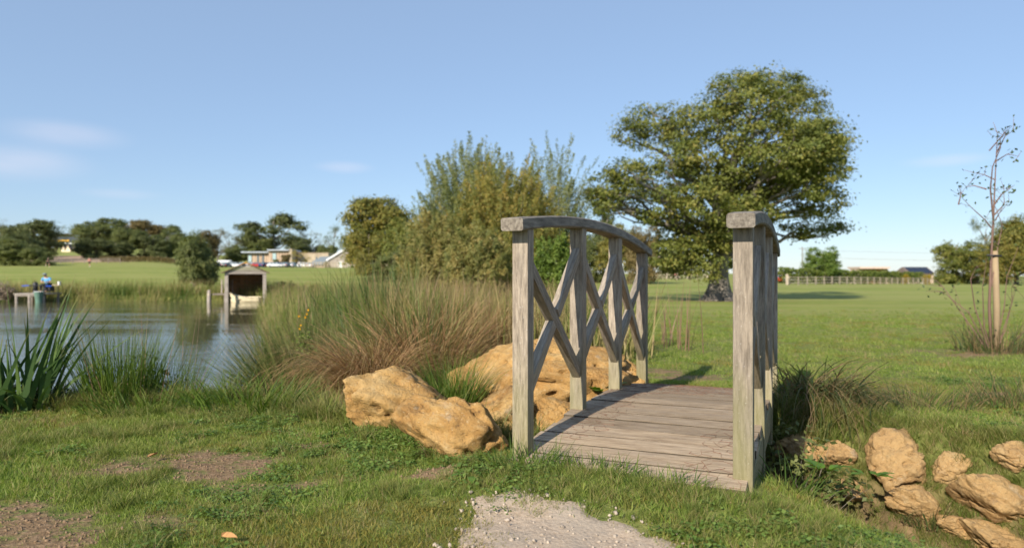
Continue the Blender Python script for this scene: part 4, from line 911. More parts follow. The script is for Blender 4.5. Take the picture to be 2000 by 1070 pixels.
# the reed and rush bed on the pond's right shore, and the far shore
def bed(name, n_, sampler, lo, hi, wd, mat, label, K=4, lean=.25, bend=.5):
    x, y = sampler(n_); z = H(x, y); k = (z > WATER - .5); x, y, z = x[k], y[k], z[k]; n_ = len(x)
    g = ribbons(np.stack([x, y, z - .02], 1), rs.uniform(0, 6.28, n_), rs.uniform(lo, hi, n_), np.abs(rs.normal(size=n_)) * lean, rs.uniform(0, bend, n_), rs.uniform(.6, 1.2, n_) * wd, K, rs,
                tint=np.clip(fbm(np.stack([x, y, x * 0], 1) * .7, 3) * 1.8 - .4 + rs.normal(size=n_) * .2, 0, 1))
    o = link(name, np_mesh(name, g[0], g[1], {'tint': g[2], 'tt': g[3]}), mat); return tag(o, label, 'reeds', kind='stuff')
def right_shore(n_, w0=-.5, w1=2.4, t0=0):
    seg = np.array([(-1.5, 7.2), (-2.5, 9.4), (-4.1, 12.5), (-7.0, 20), (-10.8, 30), (-14, 39), (-14.3, 44)]); t = t0 + rs.uniform(0, 1, n_) ** 1.7 * (5.999 - t0); i = t.astype(int); f_ = (t - i)[:, None]
    p = seg[i] * (1 - f_) + seg[i + 1] * f_; s = rs.uniform(w0, w1, n_) * (1 + p[:, 1] / 24); return p[:, 0] + s, p[:, 1] + rs.normal(size=n_) * .4 + s * .3
bed('reeds', 10500, right_shore, .5, 1.0, .017, G['reed'], 'mixed rushes and reeds lining the right shore of the pond')
bed('reeds', 800, lambda n_: right_shore(n_, 0, 3.2, .2), .5, 1.1, .016, G['reedseed'], 'brown seed heads standing in the rush bed')
bed('reeds', 700, lambda n_: (rs.uniform(-3.2, -1.2, n_), rs.uniform(8.0, 10.5, n_)), .85, 1.35, .02, G['rush'], 'tall broad reed leaves rising from the rush bed', 6, .2, .7)
bed('reeds', 7000, lambda n_: (rs.uniform(-46, -14.5, n_), 44.3 + rs.uniform(-.5, 1.6, n_)), .5, 1.25, .035, G['reed'], 'green and straw reeds along the far shore of the pond', 3)
bed('reeds', 2200, lambda n_: (rs.uniform(-1.2, 1.2, n_), rs.uniform(9, 16, n_)), .4, .95, .012, G['reed'], 'yellow green reeds behind the front left bridge post')
bed('rough_grass', 3000, lambda n_: (rs.uniform(-50, -13, n_), 45.5 + rs.uniform(0, 3, n_)), .25, .8, .04, G['reed'], 'rough grass strip behind the far shore reeds', 3)
# fluffy bush left, yellow flowers, broad leaved plants
def leafy(name, label, cat, px, d, zb, ell, mat, per, sub, leaf, per_sub, stems=True):
    x = X_(px, d); r_ = np.random.RandomState(int(px) + 3); t = thing(name, label, cat, (x, d, zb)); veg('foliage', clumps(ell, r_, per, sub, leaf, per_sub=per_sub, shell=(.3, 1)), mat, t)
    mb = MB()
    for e in ell:
        for _ in range(3): limb(mb, (e[0] * .2, e[1] * .2, -.03), (e[0] + r_.normal() * e[3] * .4, e[1] + r_.normal() * e[4] * .4, e[2] + e[5] * .4), .012 * max(.12, e[3]), .004 * max(.12, e[3]), r_, .05, 4)
    mb.build('stem', M['bark'], t); return t
leafy('seedy_bush', 'fluffy greyish pink bush at the left end of the far shore', 'bush', 5, 43.6, -.75, [(0, 0, .5, .75, .7, .6), (-.9, .1, .6, .7, .7, .7), (.55, 0, .35, .55, .5, .45), (-1.6, .2, .5, .7, .7, .6)], G['pink'], 34, .3, .06, 60)
leafy('bramble', 'dark bramble filling the ditch beside the right bridge posts', 'bramble', 1555, 3.75, -.55, [(0, 0, .22, .24, .22, .24), (.2, -.12, .16, .2, .2, .18), (-.15, .25, .22, .22, .2, .2), (.12, .3, .26, .2, .2, .2)], G['mid'], 130, .09, .018, 46)
leafy('weed_plant', 'dark leafy weed with tiny purple flowers in the rush tussock', 'weed', 308, 4.9, Hs(X_(308, 4.9), 4.9), [(0, 0, .2, .14, .12, .2), (.12, 0, .14, .12, .1, .14), (-.08, 0, .32, .08, .08, .12)], G['weed'], 260, .06, .014, 30)
leafy('weed_plant', 'dark leafy weed at the base of the sword leaf clump', 'weed', 130, 4.6, Hs(X_(130, 4.6), 4.6), [(0, 0, .08, .2, .12, .1), (-.25, 0, .08, .2, .12, .1)], G['weed'], 220, .06, .015, 30)
def broad(name, label, px, py, d, n_, L, seed, zb=None, up=.5):
    r_ = np.random.RandomState(seed); x = X_(px, d); z0 = Z_(py, d) if zb is None else zb; t = thing(name, label, 'plant', (x, d, z0))
    for i in range(n_):
        a = r_.uniform(0, 6.28); l = L * r_.uniform(.7, 1.15); el = r_.uniform(.1, 1.1) * up * 2; mb = MB(); V = []; K = 7
        for k_ in range(K + 1):
            s = k_ / K; wv = .26 * l * math.sin(math.pi * min(1, s * .96 + .03)) ** .7 * (1.15 - .4 * s); rr = .03 + l * s * math.cos(el * (1 - .9 * s)); zz = .02 + l * .75 * s * math.sin(el) - .32 * l * s * s
            for sg in (-1, 0, 1): V.append((math.cos(a) * rr - math.sin(a) * wv * sg, math.sin(a) * rr + math.cos(a) * wv * sg, zz + (.10 * wv if sg else -.05 * wv) + .02 * l * math.sin(k_ * 2.2) * sg))
        mb.add(V, [(k_ * 3 + j, k_ * 3 + j + 1, k_ * 3 + j + 4, k_ * 3 + j + 3) for k_ in range(K) for j in (0, 1)])
        o = mb.build('leaf', G['dock'], t, smooth=True); at = o.data.attributes.new('tint', 'FLOAT', 'POINT'); at.data.foreach_set('value', [r_.uniform()] * len(o.data.vertices))
    return t
broad('dock_plant', 'bright green broad leaved dock beside the deck and biggest boulder', 1166, 772, 4.75, 12, .19, 4, up=.75)
broad('broadleaf_weed', 'small light green leafy weed by the small rounded boulder', 1612, 925, 3.35, 10, .085, 8, up=.7)
broad('broadleaf_weed', 'flat green rosette below the blocky boulder', 1700, 935, 3.5, 8, .075, 9, up=.4)
broad('broadleaf_weed', 'dusty leafy weed on the path edge before the front left post', 920, 935, 2.72, 12, .06, 12, up=.25)
for i_, (px_q, d_q, lab_q) in enumerate([(1690, 3.55, 'grass tuft growing between the small rounded and the blocky boulder'), (1812, 3.7, 'grass tuft right of the blocky boulder'), (1880, 3.35, 'grass tuft in front of the small angular boulder'), (1740, 3.1, 'green tuft below the blocky boulder on the ditch side'), (1905, 2.95, 'green tuft in front of the reddish slab boulder')]):
    clump_plant('bank_tuft', lab_q, 'grass tussock', px_q, 0, d_q, [(150, .13, .08, .22, .1, 1.0, .4, 1.6, .006, 5, None, 0)], G['overhang' if i_ % 2 else 'rushg'])
def flowers():
    d = 7.7; x = X_(592, d); t = thing('flowering_plant', 'thin plant with small yellow flowers in front of the rush tussock', 'flower', (x, d, -.55)); r_ = np.random.RandomState(2)
    mb = MB(); heads = []
    for (px, py) in ((603, 606), (584, 617), (597, 620), (600, 613), (588, 636), (586, 642), (607, 640), (612, 628)):
        p = P(px, py, d) - Vector((x, d, -.55)); mb.tube([(p.x * .3, 0, 0), (p.x * .7, 0, p.z * .6), tuple(p)], .003, 4, cap=False); heads.append(p)
    mb.build('stem', G['rushg'], t); Lp = np.concatenate([np.array([h_.x * .6, 0, h_.z * .7]) + r_.normal(size=(26, 3)) * .05 for h_ in heads]); veg('foliage', leaves(Lp, np.full(len(Lp), .018), np.full(len(Lp), .009), r_.normal(size=(len(Lp), 3)), r_, r_.uniform(0, 1, len(Lp))), G['fresh'], t)
    mt = plain('yellow_petal', (.85, .52, .01), .6)
    for h_ in heads[:6]:
        mb = MB(); nP = 9; V = [(0, 0, 0)]; Fc = []
        for i in range(nP * 2): a = math.pi * i / nP; rr = .014 if i % 2 == 0 else .008; V.append((math.cos(a) * rr, -.006 - .004 * (i % 2), math.sin(a) * rr))
        Fc = [(0, 1 + i, 1 + (i + 1) % (2 * nP)) for i in range(2 * nP)]; mb.add(V, Fc); o = mb.build('flower', mt, t); o.location = h_; o.rotation_euler = (R(r_.uniform(-40, 10)), 0, R(r_.uniform(-30, 30)))
flowers()
# fallen leaves
lm = plain('fallen_leaf', (.45, .24, .09), .8)
for i, (px, py, lab) in enumerate([(432, 1037, 'curled dry leaf on the grass at bottom left of centre'), (1590, 1065, 'orange fallen leaf at the bottom edge right of the path'), (308, 872, 'pale fallen leaf on the bare earth patch')]):
    z0 = -.03; d = F * (EYE - z0 - .03) / (py - 535); x = X_(px, d); mb = MB(); V = []
    for k_ in range(5):
        s = k_ / 4; wv = .014 * math.sin(math.pi * min(.98, s + .02)) ** .8 + .001
        V += [(s * .05, -wv, .006 * (1 + math.sin(s * 3))), (s * .05, 0, .002), (s * .05, wv, .007 * (1 + math.cos(s * 2)))]
    mb.add(V, [(k_ * 3 + j, k_ * 3 + j + 1, k_ * 3 + j + 4, k_ * 3 + j + 3) for k_ in range(4) for j in (0, 1)]); o = mb.build('fallen_leaf', lm); o.location = (x, d, Hs(x, d) + .03); o.rotation_euler = (.2, .1, i * 2.1); tag(o, lab, 'leaf')
# ------------------------------------------------------------------ people
def skin(name, joints, edges, mat, parent, sub=1, root=0):
    me_ = bpy.data.meshes.new(name); me_.from_pydata([j[:3] for j in joints], edges, []); o = link(name, me_, mat, parent)
    md = o.modifiers.new('skin', 'SKIN'); md.use_smooth_shade = True
    for v, j in zip(me_.skin_vertices[0].data, joints):
        v.radius = (j[3], j[4] if len(j) > 4 else j[3])
    me_.skin_vertices[0].data[root].use_root = True
    o.modifiers.new('subdivision', 'SUBSURF').levels = sub; o.modifiers['subdivision'].render_levels = sub
    return o
def lerp(a, b_, t): return tuple(a[i] + (b_[i] - a[i]) * t for i in range(3))
def person(label, loc, rz, pose, top, bottom, hat=None, shoes='black', group=None, sleeves=True, legskin=False):
    """pose: dict of joints (metres, facing -y): pelvis chest neck head + (sh el wr)(L,R) + (hip kn an toe)(L,R)"""
    t = thing('person', label, 'person', loc, rz, group); p = pose
    J = [(*p['pelvis'], .13, .11), (*lerp(p['pelvis'], p['chest'], .5), .13, .10), (*p['chest'], .15, .11), (*p['neck'], .055), (*lerp(p['neck'], p['head'], .5), .07), (*p['head'], .085, .10), (p['head'][0] + p['look'][0] * .09, p['head'][1] + p['look'][1] * .09, p['head'][2] - .02, .02)]
    E = [(0, 1), (1, 2), (2, 3), (3, 4), (4, 5), (5, 6)]
    for s in 'LR':
        k = len(J); J += [(*p['sh' + s], .06), (*p['el' + s], .043), (*p['wr' + s], .03)]; E += [(2, k), (k, k + 1), (k + 1, k + 2)]
        w_ = Vector(p['wr' + s]); dirv = (w_ - Vector(p['el' + s])).normalized(); J.append((*(w_ + dirv * .07), .032, .016)); E.append((k + 2, k + 3))
        for f_ in range(4):
            q = w_ + dirv * .07 + Vector(((f_ - 1.5) * .02, 0, 0)); J += [(*(q + dirv * .04), .009), (*(q + dirv * .075 + Vector((0, 0, -.015))), .007)]; E += [(k + 3, len(J) - 2), (len(J) - 2, len(J) - 1)]
        J.append((*(w_ + dirv * .06 + Vector((.04 if s == 'L' else -.04, 0, .02))), .009)); E.append((k + 2, len(J) - 1))
        k = len(J); J += [(*p['hip' + s], .085), (*p['kn' + s], .06), (*p['an' + s], .04), (*p['toe' + s], .035)]; E += [(0, k), (k, k + 1), (k + 1, k + 2), (k + 2, k + 3)]
    skin('body', J, E, M['skin'], t, 1)
    J = [(*p['pelvis'], .15, .13), (*lerp(p['pelvis'], p['chest'], .5), .155, .13), (*p['chest'], .17, .13), (*lerp(p['chest'], p['neck'], .7), .08)]; E = [(0, 1), (1, 2), (2, 3)]
    for s in 'LR': k = len(J); J += [(*p['sh' + s], .078), (*lerp(p['sh' + s], p['el' + s], .8), .066)]; E += [(2, k), (k, k + 1)]
    skin('shirt', J, E, M[top], t, 1)
    J = [(*p['pelvis'], .155, .135)]; E = []
    for s in 'LR':
        k = len(J); J += [(*p['hip' + s], .105), (*lerp(p['hip' + s], p['kn' + s], .85), .082)]; E += [(0, k), (k, k + 1)]
        if not legskin: J += [(*p['kn' + s], .075), (*lerp(p['kn' + s], p['an' + s], .92), .055)]; E += [(k + 1, k + 2), (k + 2, k + 3)]
    skin('trousers' if not legskin else 'shorts', J, E, M[bottom], t, 1)
    for s in 'LR': skin('shoe', [(*p['an' + s], .048), (*p['toe' + s], .045), (*(lerp(p['an' + s], p['toe' + s], 1.4)), .03)], [(0, 1), (1, 2)], M[shoes], t, 1)
    h_ = p['head']; mb = MB(); n_ = 12; lk = Vector(p['look'])
    mb.tube([(h_[0] - lk.x * .01, h_[1] - lk.y * .01, h_[2] + .01), (h_[0] - lk.x * .015, h_[1] - lk.y * .015, h_[2] + .06), (h_[0] - lk.x * .02, h_[1] - lk.y * .02, h_[2] + .10), (h_[0] - lk.x * .02, h_[1] - lk.y * .02, h_[2] + .125)], [.112, .112, .085, .02], n_)
    if hat == 'greycap': mb.box(h_[0] + lk.x * .14 - .07, h_[0] + lk.x * .14 + .07, h_[1] + lk.y * .14 - .05, h_[1] + lk.y * .14 + .05, h_[2] + .022, h_[2] + .034)
    mb.build('cap' if hat else 'hair', M[hat or 'bark'], t, smooth=True)
    return t
def standing(lean=0, stride=0, arm=.1, run=False):
    s = stride
    p = dict(pelvis=(0, 0, .95), chest=(0, -lean, 1.30), neck=(0, -lean * 1.2, 1.48), head=(0, -lean * 1.4, 1.62), look=(0, -1))
    for k, sg in (('L', 1), ('R', -1)):
        a = s * sg
        p['sh' + k] = (.19 * sg, -lean, 1.40); p['el' + k] = (.24 * sg, -lean + a * .5 * .3 + .02, 1.12); p['wr' + k] = (.2 * sg, -lean + a * .35 - (.2 if run else .04), 1.08 if run else .86)
        p['hip' + k] = (.09 * sg, 0, .90); p['kn' + k] = (.1 * sg, -a * .35 - .05 * abs(s), .50 + .08 * abs(s)); back = a < 0
        p['an' + k] = (.1 * sg, -a * .35 + (.28 * abs(s) if back else -.02), .08 + (.28 * abs(s) if back else 0)); p['toe' + k] = (p['an' + k][0], p['an' + k][1] - .13, p['an' + k][2] - .035)
    return p
def seated():
    p = dict(pelvis=(0, .1, .52), chest=(0, -.02, .86), neck=(0, -.10, 1.05), head=(-.03, -.20, 1.15), look=(-.15, -.95))
    for k, sg in (('L', 1), ('R', -1)):
        p['sh' + k] = (.20 * sg, -.03, .97); p['el' + k] = (.27 * sg, -.15, .70); p['wr' + k] = (.09 * sg, -.32, .70)
        p['hip' + k] = (.1 * sg, .06, .50); p['kn' + k] = (.16 * sg, -.38, .52); p['an' + k] = (.15 * sg, -.40, .10); p['toe' + k] = (.16 * sg, -.54, .05)
    return p
# ------------------------------------------------------------------ fishing platform and angler
d = 43.2; xp = X_(70, d); top = Z_(572.5, d)
pf = thing('fishing_platform', 'low timber fishing platform on posts at the far shore', 'platform', (xp, d, WATER))
for i in range(7): MB_ = MB(); MB_.box(-.98, .95, -.6 + i * .24, -.6 + i * .24 + .225, top - WATER - .06, top - WATER); MB_.build('board', M['farwood'], pf)
for xx in (-.86, -.05, .82):
    for yy in (-.5, .9): mb = MB(); mb.tube([(xx, yy, -.5), (xx, yy, top - WATER - .06)], .085, 8); mb.build('leg', M['farwood'], pf)
mb = MB(); mb.box(-.95, .92, -.56, -.5, top - WATER - .17, top - WATER - .06); mb.build('beam', M['farwood'], pf)
ps = person('angler in a blue shirt and grey cap seated on the fishing platform', (X_(85, d) + .05, d + .25, top), .1, seated(), 'shirt', 'dark', 'greycap')
sb = thing('tackle_box', 'black tackle box seat under the angler', 'seat box', (X_(85, d) + .05, d + .38, top))
mb = MB(); mb.box(-.24, .24, -.2, .25, .12, .40); mb.build('case', M['black'], sb, bevel=.01); mb = MB(); mb.box(-.22, .22, -.18, .23, .402, .45); mb.build('cushion', M['dark'], sb, bevel=.015)
for a_ in (-.22, .22):
    for b_ in (-.18, .23): mb = MB(); mb.tube([(a_, b_, 0), (a_, b_, .14)], .02, 6); mb.build('leg', M['black'], sb)
bag = thing('fishing_bag', 'dark upright bag left of the angler on the platform', 'bag', (X_(67, d), d + .1, top))
mb = MB(); mb.tube([(0, 0, 0), (0, 0, .06), (.01, 0, .40), (.0, 0, .62), (0, 0, .70)], [.13, .15, .14, .15, .08], 10); mb.build('body', M['black'], bag, smooth=True)
mb = MB(); mb.tube([(-.08, 0, .68), (-.05, 0, .77), (.05, 0, .77), (.08, 0, .68)], .012, 5); mb.build('handle', M['dark'], bag)
ra = thing('rod_rest_bar', 'dark cross bar with blue grips in front of the angler', 'rod rest', (X_(80, d), d - .35, top))
mb = MB(); mb.tube([(-.5, 0, .48), (.5, 0, .50)], .035, 6); mb.build('bar', M['black'], ra)
for xx in (-.45, .45): mb = MB(); mb.tube([(xx, 0, 0), (xx, 0, .49)], .014, 6); mb.build('leg', M['black'], ra)
for (x0, x1) in ((-.95, -.5), (.55, .9)): mb = MB(); mb.tube([(x0, 0, .46), (x1, 0, .50 if x0 < 0 else .45)], .03, 6); mb.build('grip', M['bluerod'], ra)
ub = thing('bait_tray', 'small white bait tub on a side tray right of the angler', 'tub', (X_(113, d), d, top))
mb = MB(); mb.box(-.3, .14, -.14, .14, .50, .53); mb.build('tray', M['pinkroof'], ub); mb = MB(); mb.tube([(.08, 0, .53), (.09, 0, .73)], [.07, .10], 10); mb.build('tub', M['white'], ub); mb = MB(); mb.tube([(0, 0, -.9), (0, 0, .5)], .015, 6); mb.build('leg', M['black'], ub)
kn = thing('keep_net', 'green keep net hanging from the platform into the water', 'net', (X_(91, d), d - .72, WATER))
mb = MB(); mb.tube([(0, 0, -.3), (0, 0, .2), (0, 0, .68)], [.17, .19, .27], 14, cap=False); mb.build('netting', M['net'], kn); mb = MB(); mb.tube([(.27 * math.cos(a * .5236), .27 * math.sin(a * .5236), .68) for a in range(13)], .018, 5); mb.build('rim', M['clearlamp'], kn)
# ------------------------------------------------------------------ boathouse, jetty, boat
d = 43.0; xb = X_(480, d); k = d / F
bh = thing('boathouse', 'open fronted timber boathouse with shingle roof at the far shore', 'boathouse', (xb, d, WATER), R(21))
zE = Z_(532, d) - WATER; zR = Z_(513, d) - WATER; hw = 1.12; dp = 2.3
for xx in (-hw, hw):
    for yy in (0, dp): mb = MB(); mb.box(xx - .105, xx + .105, yy - .1, yy + .1, -.7, zE); mb.build('post', M['farwood'], bh, bevel=.012)
for i in range(5):
    z0_, z1_ = zE + .02 + (zR - zE) * .16 * i, zE + (zR - zE) * .16 * (i + 1) - .008; f_ = 1 - (z1_ - zE) / (zR - zE + .05); mb = MB(); mb.box(-(hw + .12) * f_ - .02, (hw + .12) * f_ + .02, -.13 - .004 * i, -.10 - .004 * i, z0_, z1_); mb.build('gable_board', M['farwood'], bh)
mb = MB(); mb.box(-hw - .1, hw + .1, -.145, -.105, zE - .10, zE + .018); mb.build('gable_board', M['farwood'], bh)
for i in range(9):
    w0 = -hw + .1 + i * (2 * hw - .2) / 9; mb = MB(); mb.box(w0, w0 + (2 * hw - .2) / 9 - .004, dp - .02 - .012 * (i % 2), dp + .03, .45, zE + .1); mb.build('board', M['brownwood'], bh)
for sx_ in (-1, 1):
    mb = MB(); mb.box(sx_ * hw - .03, sx_ * hw + .03, .12, dp - .11, .75, zE - .01); mb.build('side_wall', M['brownwood'], bh)
    rf = MB(); n_ = 7
    for i in range(n_):   # shingle courses
        t0, t1 = i / n_, (i + 1) / n_ + .03; ex = hw + .30; xa, xb2 = sx_ * ex * (1 - t0), sx_ * ex * max(0, (1 - t1)); za, zb2 = zE - .06 + (zR - zE + .06) * t0, zE - .06 + (zR - zE + .06) * min(1, t1)
        rf = MB(); rf.add([(xa, -.28, za + .05), (xa, dp + .25, za + .05), (xb2, dp + .25, zb2 + .025), (xb2, -.28, zb2 + .025), (xa, -.28, za), (xa, dp + .25, za), (xb2, dp + .25, zb2 - .01), (xb2, -.28, zb2 - .01)],
               [(0, 1, 2, 3), (7, 6, 5, 4), (0, 4, 5, 1), (1, 5, 6, 2), (2, 6, 7, 3), (3, 7, 4, 0)]); rf.build('shingle_course', M['shingle'] if i < 5 else M['lichen'], bh)
mb = MB(); mb.prism([(-.16, zR - .06), (0, zR + .06), (.16, zR - .06)], -.3, dp + .27); mb.build('ridge', M['lichen'], bh)
bwall_ = MB(); bwall_.box(-hw - .09, hw + .09, dp + .034, dp + .08, .4, zE + .12); bwall_.build('back_panel', M['brownwood'], bh)
bo = thing('rowing_boat', 'small cream rowing boat floating inside the boathouse', 'boat', (xb - .22, d + .5, WATER - .12), R(184))
V, Fc = [], []; NS = 11; prof = [(0, -.02), (.55, .04), (.85, .2), (1, .42)]; sec = [(-s_, z_) for s_, z_ in reversed(prof)] + prof[1:]
Lb = 1.85
for i in range(NS):
    t_ = i / (NS - 1); bw = .42 * min(1, (math.sin(math.pi * (.32 + .68 * t_)) + .0) * 1.0) if t_ > .25 else .40; bw = max(bw, .03); sh = .16 * max(0, t_ - .45) ** 1.4
    for (s_, z_) in sec: V.append((Lb * (t_ - .5), s_ * bw, z_ + sh * (z_ + .1) * 4 + (.10 * t_ ** 4)))
ks = len(sec)
for i in range(NS - 1):
    for j in range(ks - 1): Fc.append((i * ks + j, i * ks + j + 1, (i + 1) * ks + j + 1, (i + 1) * ks + j))
Fc.append(tuple(range(ks))); mb = MB(); mb.add(V, Fc); hull = mb.build('hull', M['cream'], bo, smooth=False); so_ = hull.modifiers.new('thick', 'SOLIDIFY'); so_.thickness = .03
for sg in (0, ks - 1):
    mb = MB(); mb.tube([V[i * ks + sg] for i in range(NS)], .035, 6); mb.build('gunwale', M['cream'], bo)
for xx in (-.45, .2): mb = MB(); mb.box(xx, xx + .2, -.36, .36, .30, .33); mb.build('thwart', M['fencewood'], bo)
jt = thing('jetty', 'small dark jetty with wire side panel left of the boathouse', 'jetty', (X_(425, d), d + .1, WATER)); zj = Z_(574, d) - WATER
for i in range(5): mb = MB(); mb.box(-.55, .50, -.1 + i * .3, .18 + i * .3, zj - .06, zj); mb.build('board', M['darkfence'], jt)
for xx in (-.5, .42): mb = MB(); mb.tube([(xx, 0, -.6), (xx, 0, zj - .06)], .06, 8); mb.build('leg', M['darkfence'], jt)
for xx in (-.28, .42): mb = MB(); mb.box(xx - .03, xx + .03, 1.15, 1.21, zj, zj + .92); mb.build('panel_post', M['farwood'], jt)
mb = MB()
for i in range(15): mb.tube([(-.25 + i * .045, 1.18, zj + .3), (-.25 + i * .045, 1.18, zj + .88)], .006, 4)
for i in range(9): mb.tube([(-.26, 1.18, zj + .3 + i * .07), (.41, 1.18, zj + .3 + i * .07)], .006, 4)
mb.build('wire_panel', M['mesh'], jt)
mp_ = thing('mooring_post', 'short grey mooring post left of the jetty', 'post', (X_(409.5, d), d - .1, WATER)); mb = MB(); mb.tube([(0, 0, -.6), (0, 0, .05), (.01, 0, .72), (.01, 0, .78)], [.12, .12, .10, .06], 9); mb.build('shaft', M['farwood'], mp_, smooth=True)
mb = MB(); mb.tube([(.11 * math.cos(a * .63), .11 * math.sin(a * .63), .5) for a in range(11)], .014, 5); mb.build('rope', M['cream'], mp_)
leafy('bank_plant', 'green nettles growing under the boathouse behind the boat', 'plant', 482, d + 2.2, WATER + .3, [(-.5, 0, .3, .4, .4, .35), (.3, 0, .3, .4, .4, .3), (.8, 0, .25, .3, .3, .3)], G['mid'], 60, .2, .05, 40)
leafy('shore_bush', 'dark bush on the shore right of the boathouse', 'bush', 556, 42.5, -.8, [(0, 0, .6, .7, .6, .6), (.7, .2, .5, .7, .6, .5), (1.5, .3, .5, .8, .6, .5)], G['dark'], 40, .28, .07, 60)
# ------------------------------------------------------------------ fences
def fence(pts, hgt, nrail, label, mat, pw=.11, every=3.0):
    a, b_ = Vector((*pts[0], 0)), Vector((*pts[1], 0)); L = (b_ - a).length; n_ = max(2, round(L / every)) ; rz = math.atan2(b_.y - a.y, b_.x - a.x)
    t = thing('fence', label, 'fence', (a.x, a.y, 0)); zs = [Hs(*(a.lerp(b_, i / n_))[:2]) for i in range(n_ + 1)]
    pm_ = MB(); pm_.box(-pw, pw, -pw * .7, pw * .7, -.2, hgt); pmesh = pm_.mesh('post'); pmesh.materials.append(mat)
    for i in range(n_ + 1):
        q = (b_ - a) * (i / n_); o = bpy.data.objects.new('post', pmesh); COL.objects.link(o); o.parent = t; o.location = (q.x, q.y, zs[i]); o.rotation_euler.z = rz
    for r_ in range(nrail):
        for i in range(n_):
            q0, q1 = (b_ - a) * (i / n_), (b_ - a) * ((i + 1) / n_); zz = hgt * (.92 - .34 * r_); mb = MB(); nv = Vector((-(b_ - a).y, (b_ - a).x, 0)).normalized() * (.08)
            v0 = Vector((q0.x, q0.y, zs[i] + zz)) - nv; v1 = Vector((q1.x, q1.y, zs[i + 1] + zz)) - nv; dz = Vector((0, 0, .055)); nn_ = nv.normalized() * .02
            mb.add([v0 - dz - nn_, v1 - dz - nn_, v1 - dz + nn_, v0 - dz + nn_, v0 + dz - nn_, v1 + dz - nn_, v1 + dz + nn_, v0 + dz + nn_], [(0, 3, 2, 1), (4, 5, 6, 7), (0, 1, 5, 4), (1, 2, 6, 5), (2, 3, 7, 6), (3, 0, 4, 7)]); mb.build('rail', mat, t)
    return t
fence([(X_(1541, 100), 100), (X_(1812, 144), 144)], 1.25, 3, 'long pale post and rail fence across the right of the lawn', M['fencewood'])
fence([(X_(1812, 146), 146), (X_(2060, 108), 108)], 1.15, 3, 'darker post and rail fence behind the sapling at the right', M['darkfence'])
fence([(X_(1262, 118), 118), (X_(1420, 121), 121)], 1.25, 3, 'pale rail fence seen between the bridge and the oak trunk', M['fencewood'], every=1.9)
fence([(X_(684, 150), 150), (X_(780, 135), 135)], 1.2, 2, 'post and rail fence right of the gabled barn', M['fencewood'], every=1.9)
fence([(X_(590, 190), 190), (X_(684, 165), 165)], 1.5, 3, 'pale fence in front of the gabled barn', M['fencewood'], every=2.2)
fence([(X_(95, 158), 158), (X_(235, 158), 158)], 1.2, 2, 'thin dark fence before the ploughed field', M['darkfence'], .06)
gp_ = thing('gate_post', 'thick gate post at the near end of the long fence', 'post', (X_(1537, 99), 99, Hs(X_(1537, 99), 99))); mb = MB(); mb.box(-.16, .16, -.16, .16, -.2, 1.5); mb.build('shaft', M['fencewood'], gp_, bevel=.02); mb = MB(); mb.prism([(-.16, 1.5), (.16, 1.5), (0, 1.58)], -.16, .16); mb.build('cap', M['fencewood'], gp_)
# ------------------------------------------------------------------ buildings
def bwall(t, name, x0, x1, y0, y1, z0, z1, mat): mb = MB(); mb.box(x0, x1, y0, y1, z0, z1); return mb.build(name, mat, t)
D = 225.0; k = D / F
def bx(px): return (px - 525) * k
zb_ = Hs(X_(525, D), D) - .5
def bz(py): return Z_(py, D) - zb_
tb = thing('timber_building', 'low timber clad building with flat roofs and tall windows behind the cars', 'building', (X_(525, D), D, zb_))
M['clad'] = plain('larch_cladding', (.36, .25, .18), .85, var=.3); M['cladpale'] = plain('pale_cladding', (.50, .38, .28), .85, var=.2)
for i in range(16):
    a_ = 484 + i * 43 / 16; bwall(tb, 'cladding_panel', bx(a_), bx(a_ + 43 / 16) - .03, 0, .3, -.5, bz(494), M['clad'] if i % 2 else M['cladpale'])
for i in range(15):
    a_ = 528 + i * 40 / 15; bwall(tb, 'cladding_panel', bx(a_), bx(a_ + 40 / 15) - .03, -1.2, -.9, -.5, bz(490), M['clad'] if i % 2 else M['cladpale'])
bwall(tb, 'wall', bx(484), bx(528), .32, 10, -.5, bz(494), M['clad']); bwall(tb, 'wall', bx(528), bx(568), -.88, 10.2, -.5, bz(490) - .003, M['clad'])
bwall(tb, 'roof', bx(474), bx(527), -1.5, 10.5, bz(494) + .004, bz(491.5), M['metalroof']); bwall(tb, 'roof', bx(526.5), bx(569), -2.4, 10.6, bz(490) + .004, bz(487.5), M['metalroof'])
for (a_, b_, c_, e_, y_, g_) in ((484.5, 492, 497, 512, -.06, 'paleglass'), (502, 506, 497, 513, -.06, 'glass'), (512, 516, 497, 513, -.06, 'glass'), (534.5, 542.5, 494, 508, -1.26, 'paleglass')):
    f_ = bwall(tb, 'window', bx(a_), bx(b_), y_, y_ + .05, bz(e_), bz(c_), M['black']); mb = MB(); mb.box(bx(a_) + .12, bx(b_) - .12, y_ - .03, y_ + .02, bz(e_) + .12, bz(c_) - .12); mb.build('pane', M[g_], f_)
bwall(tb, 'shutter', bx(546), bx(558), -1.28, -1.21, -.5, bz(512), M['shutter'])
bwall(tb, 'chimney', bx(568.5), bx(574), -2, 2, -.5, bz(486.5), M['stone'])
sw = thing('stone_building', 'honey stone wing with flat top right of the timber building', 'building', (X_(605, D), D + 4, zb_))
bwall(sw, 'wall', (575 - 605) * k, (635 - 605) * k, 0, 8, -.5, bz(494), M['stone']); bwall(sw, 'coping', (574.5 - 605) * k, (635.5 - 605) * k, -.15, 8.15, bz(494) + .003, bz(493), M['cladpale'])
bwall(sw, 'window', (610 - 605) * k, (613 - 605) * k, -.06, .04, bz(507), bz(501), M['glass'])
D2 = 190.0; k2 = D2 / F; zb2_ = Hs(X_(650, D2), D2) - .4
def cx(px): return (px - 650) * k2
def cz(py): return Z_(py, D2) - zb2_
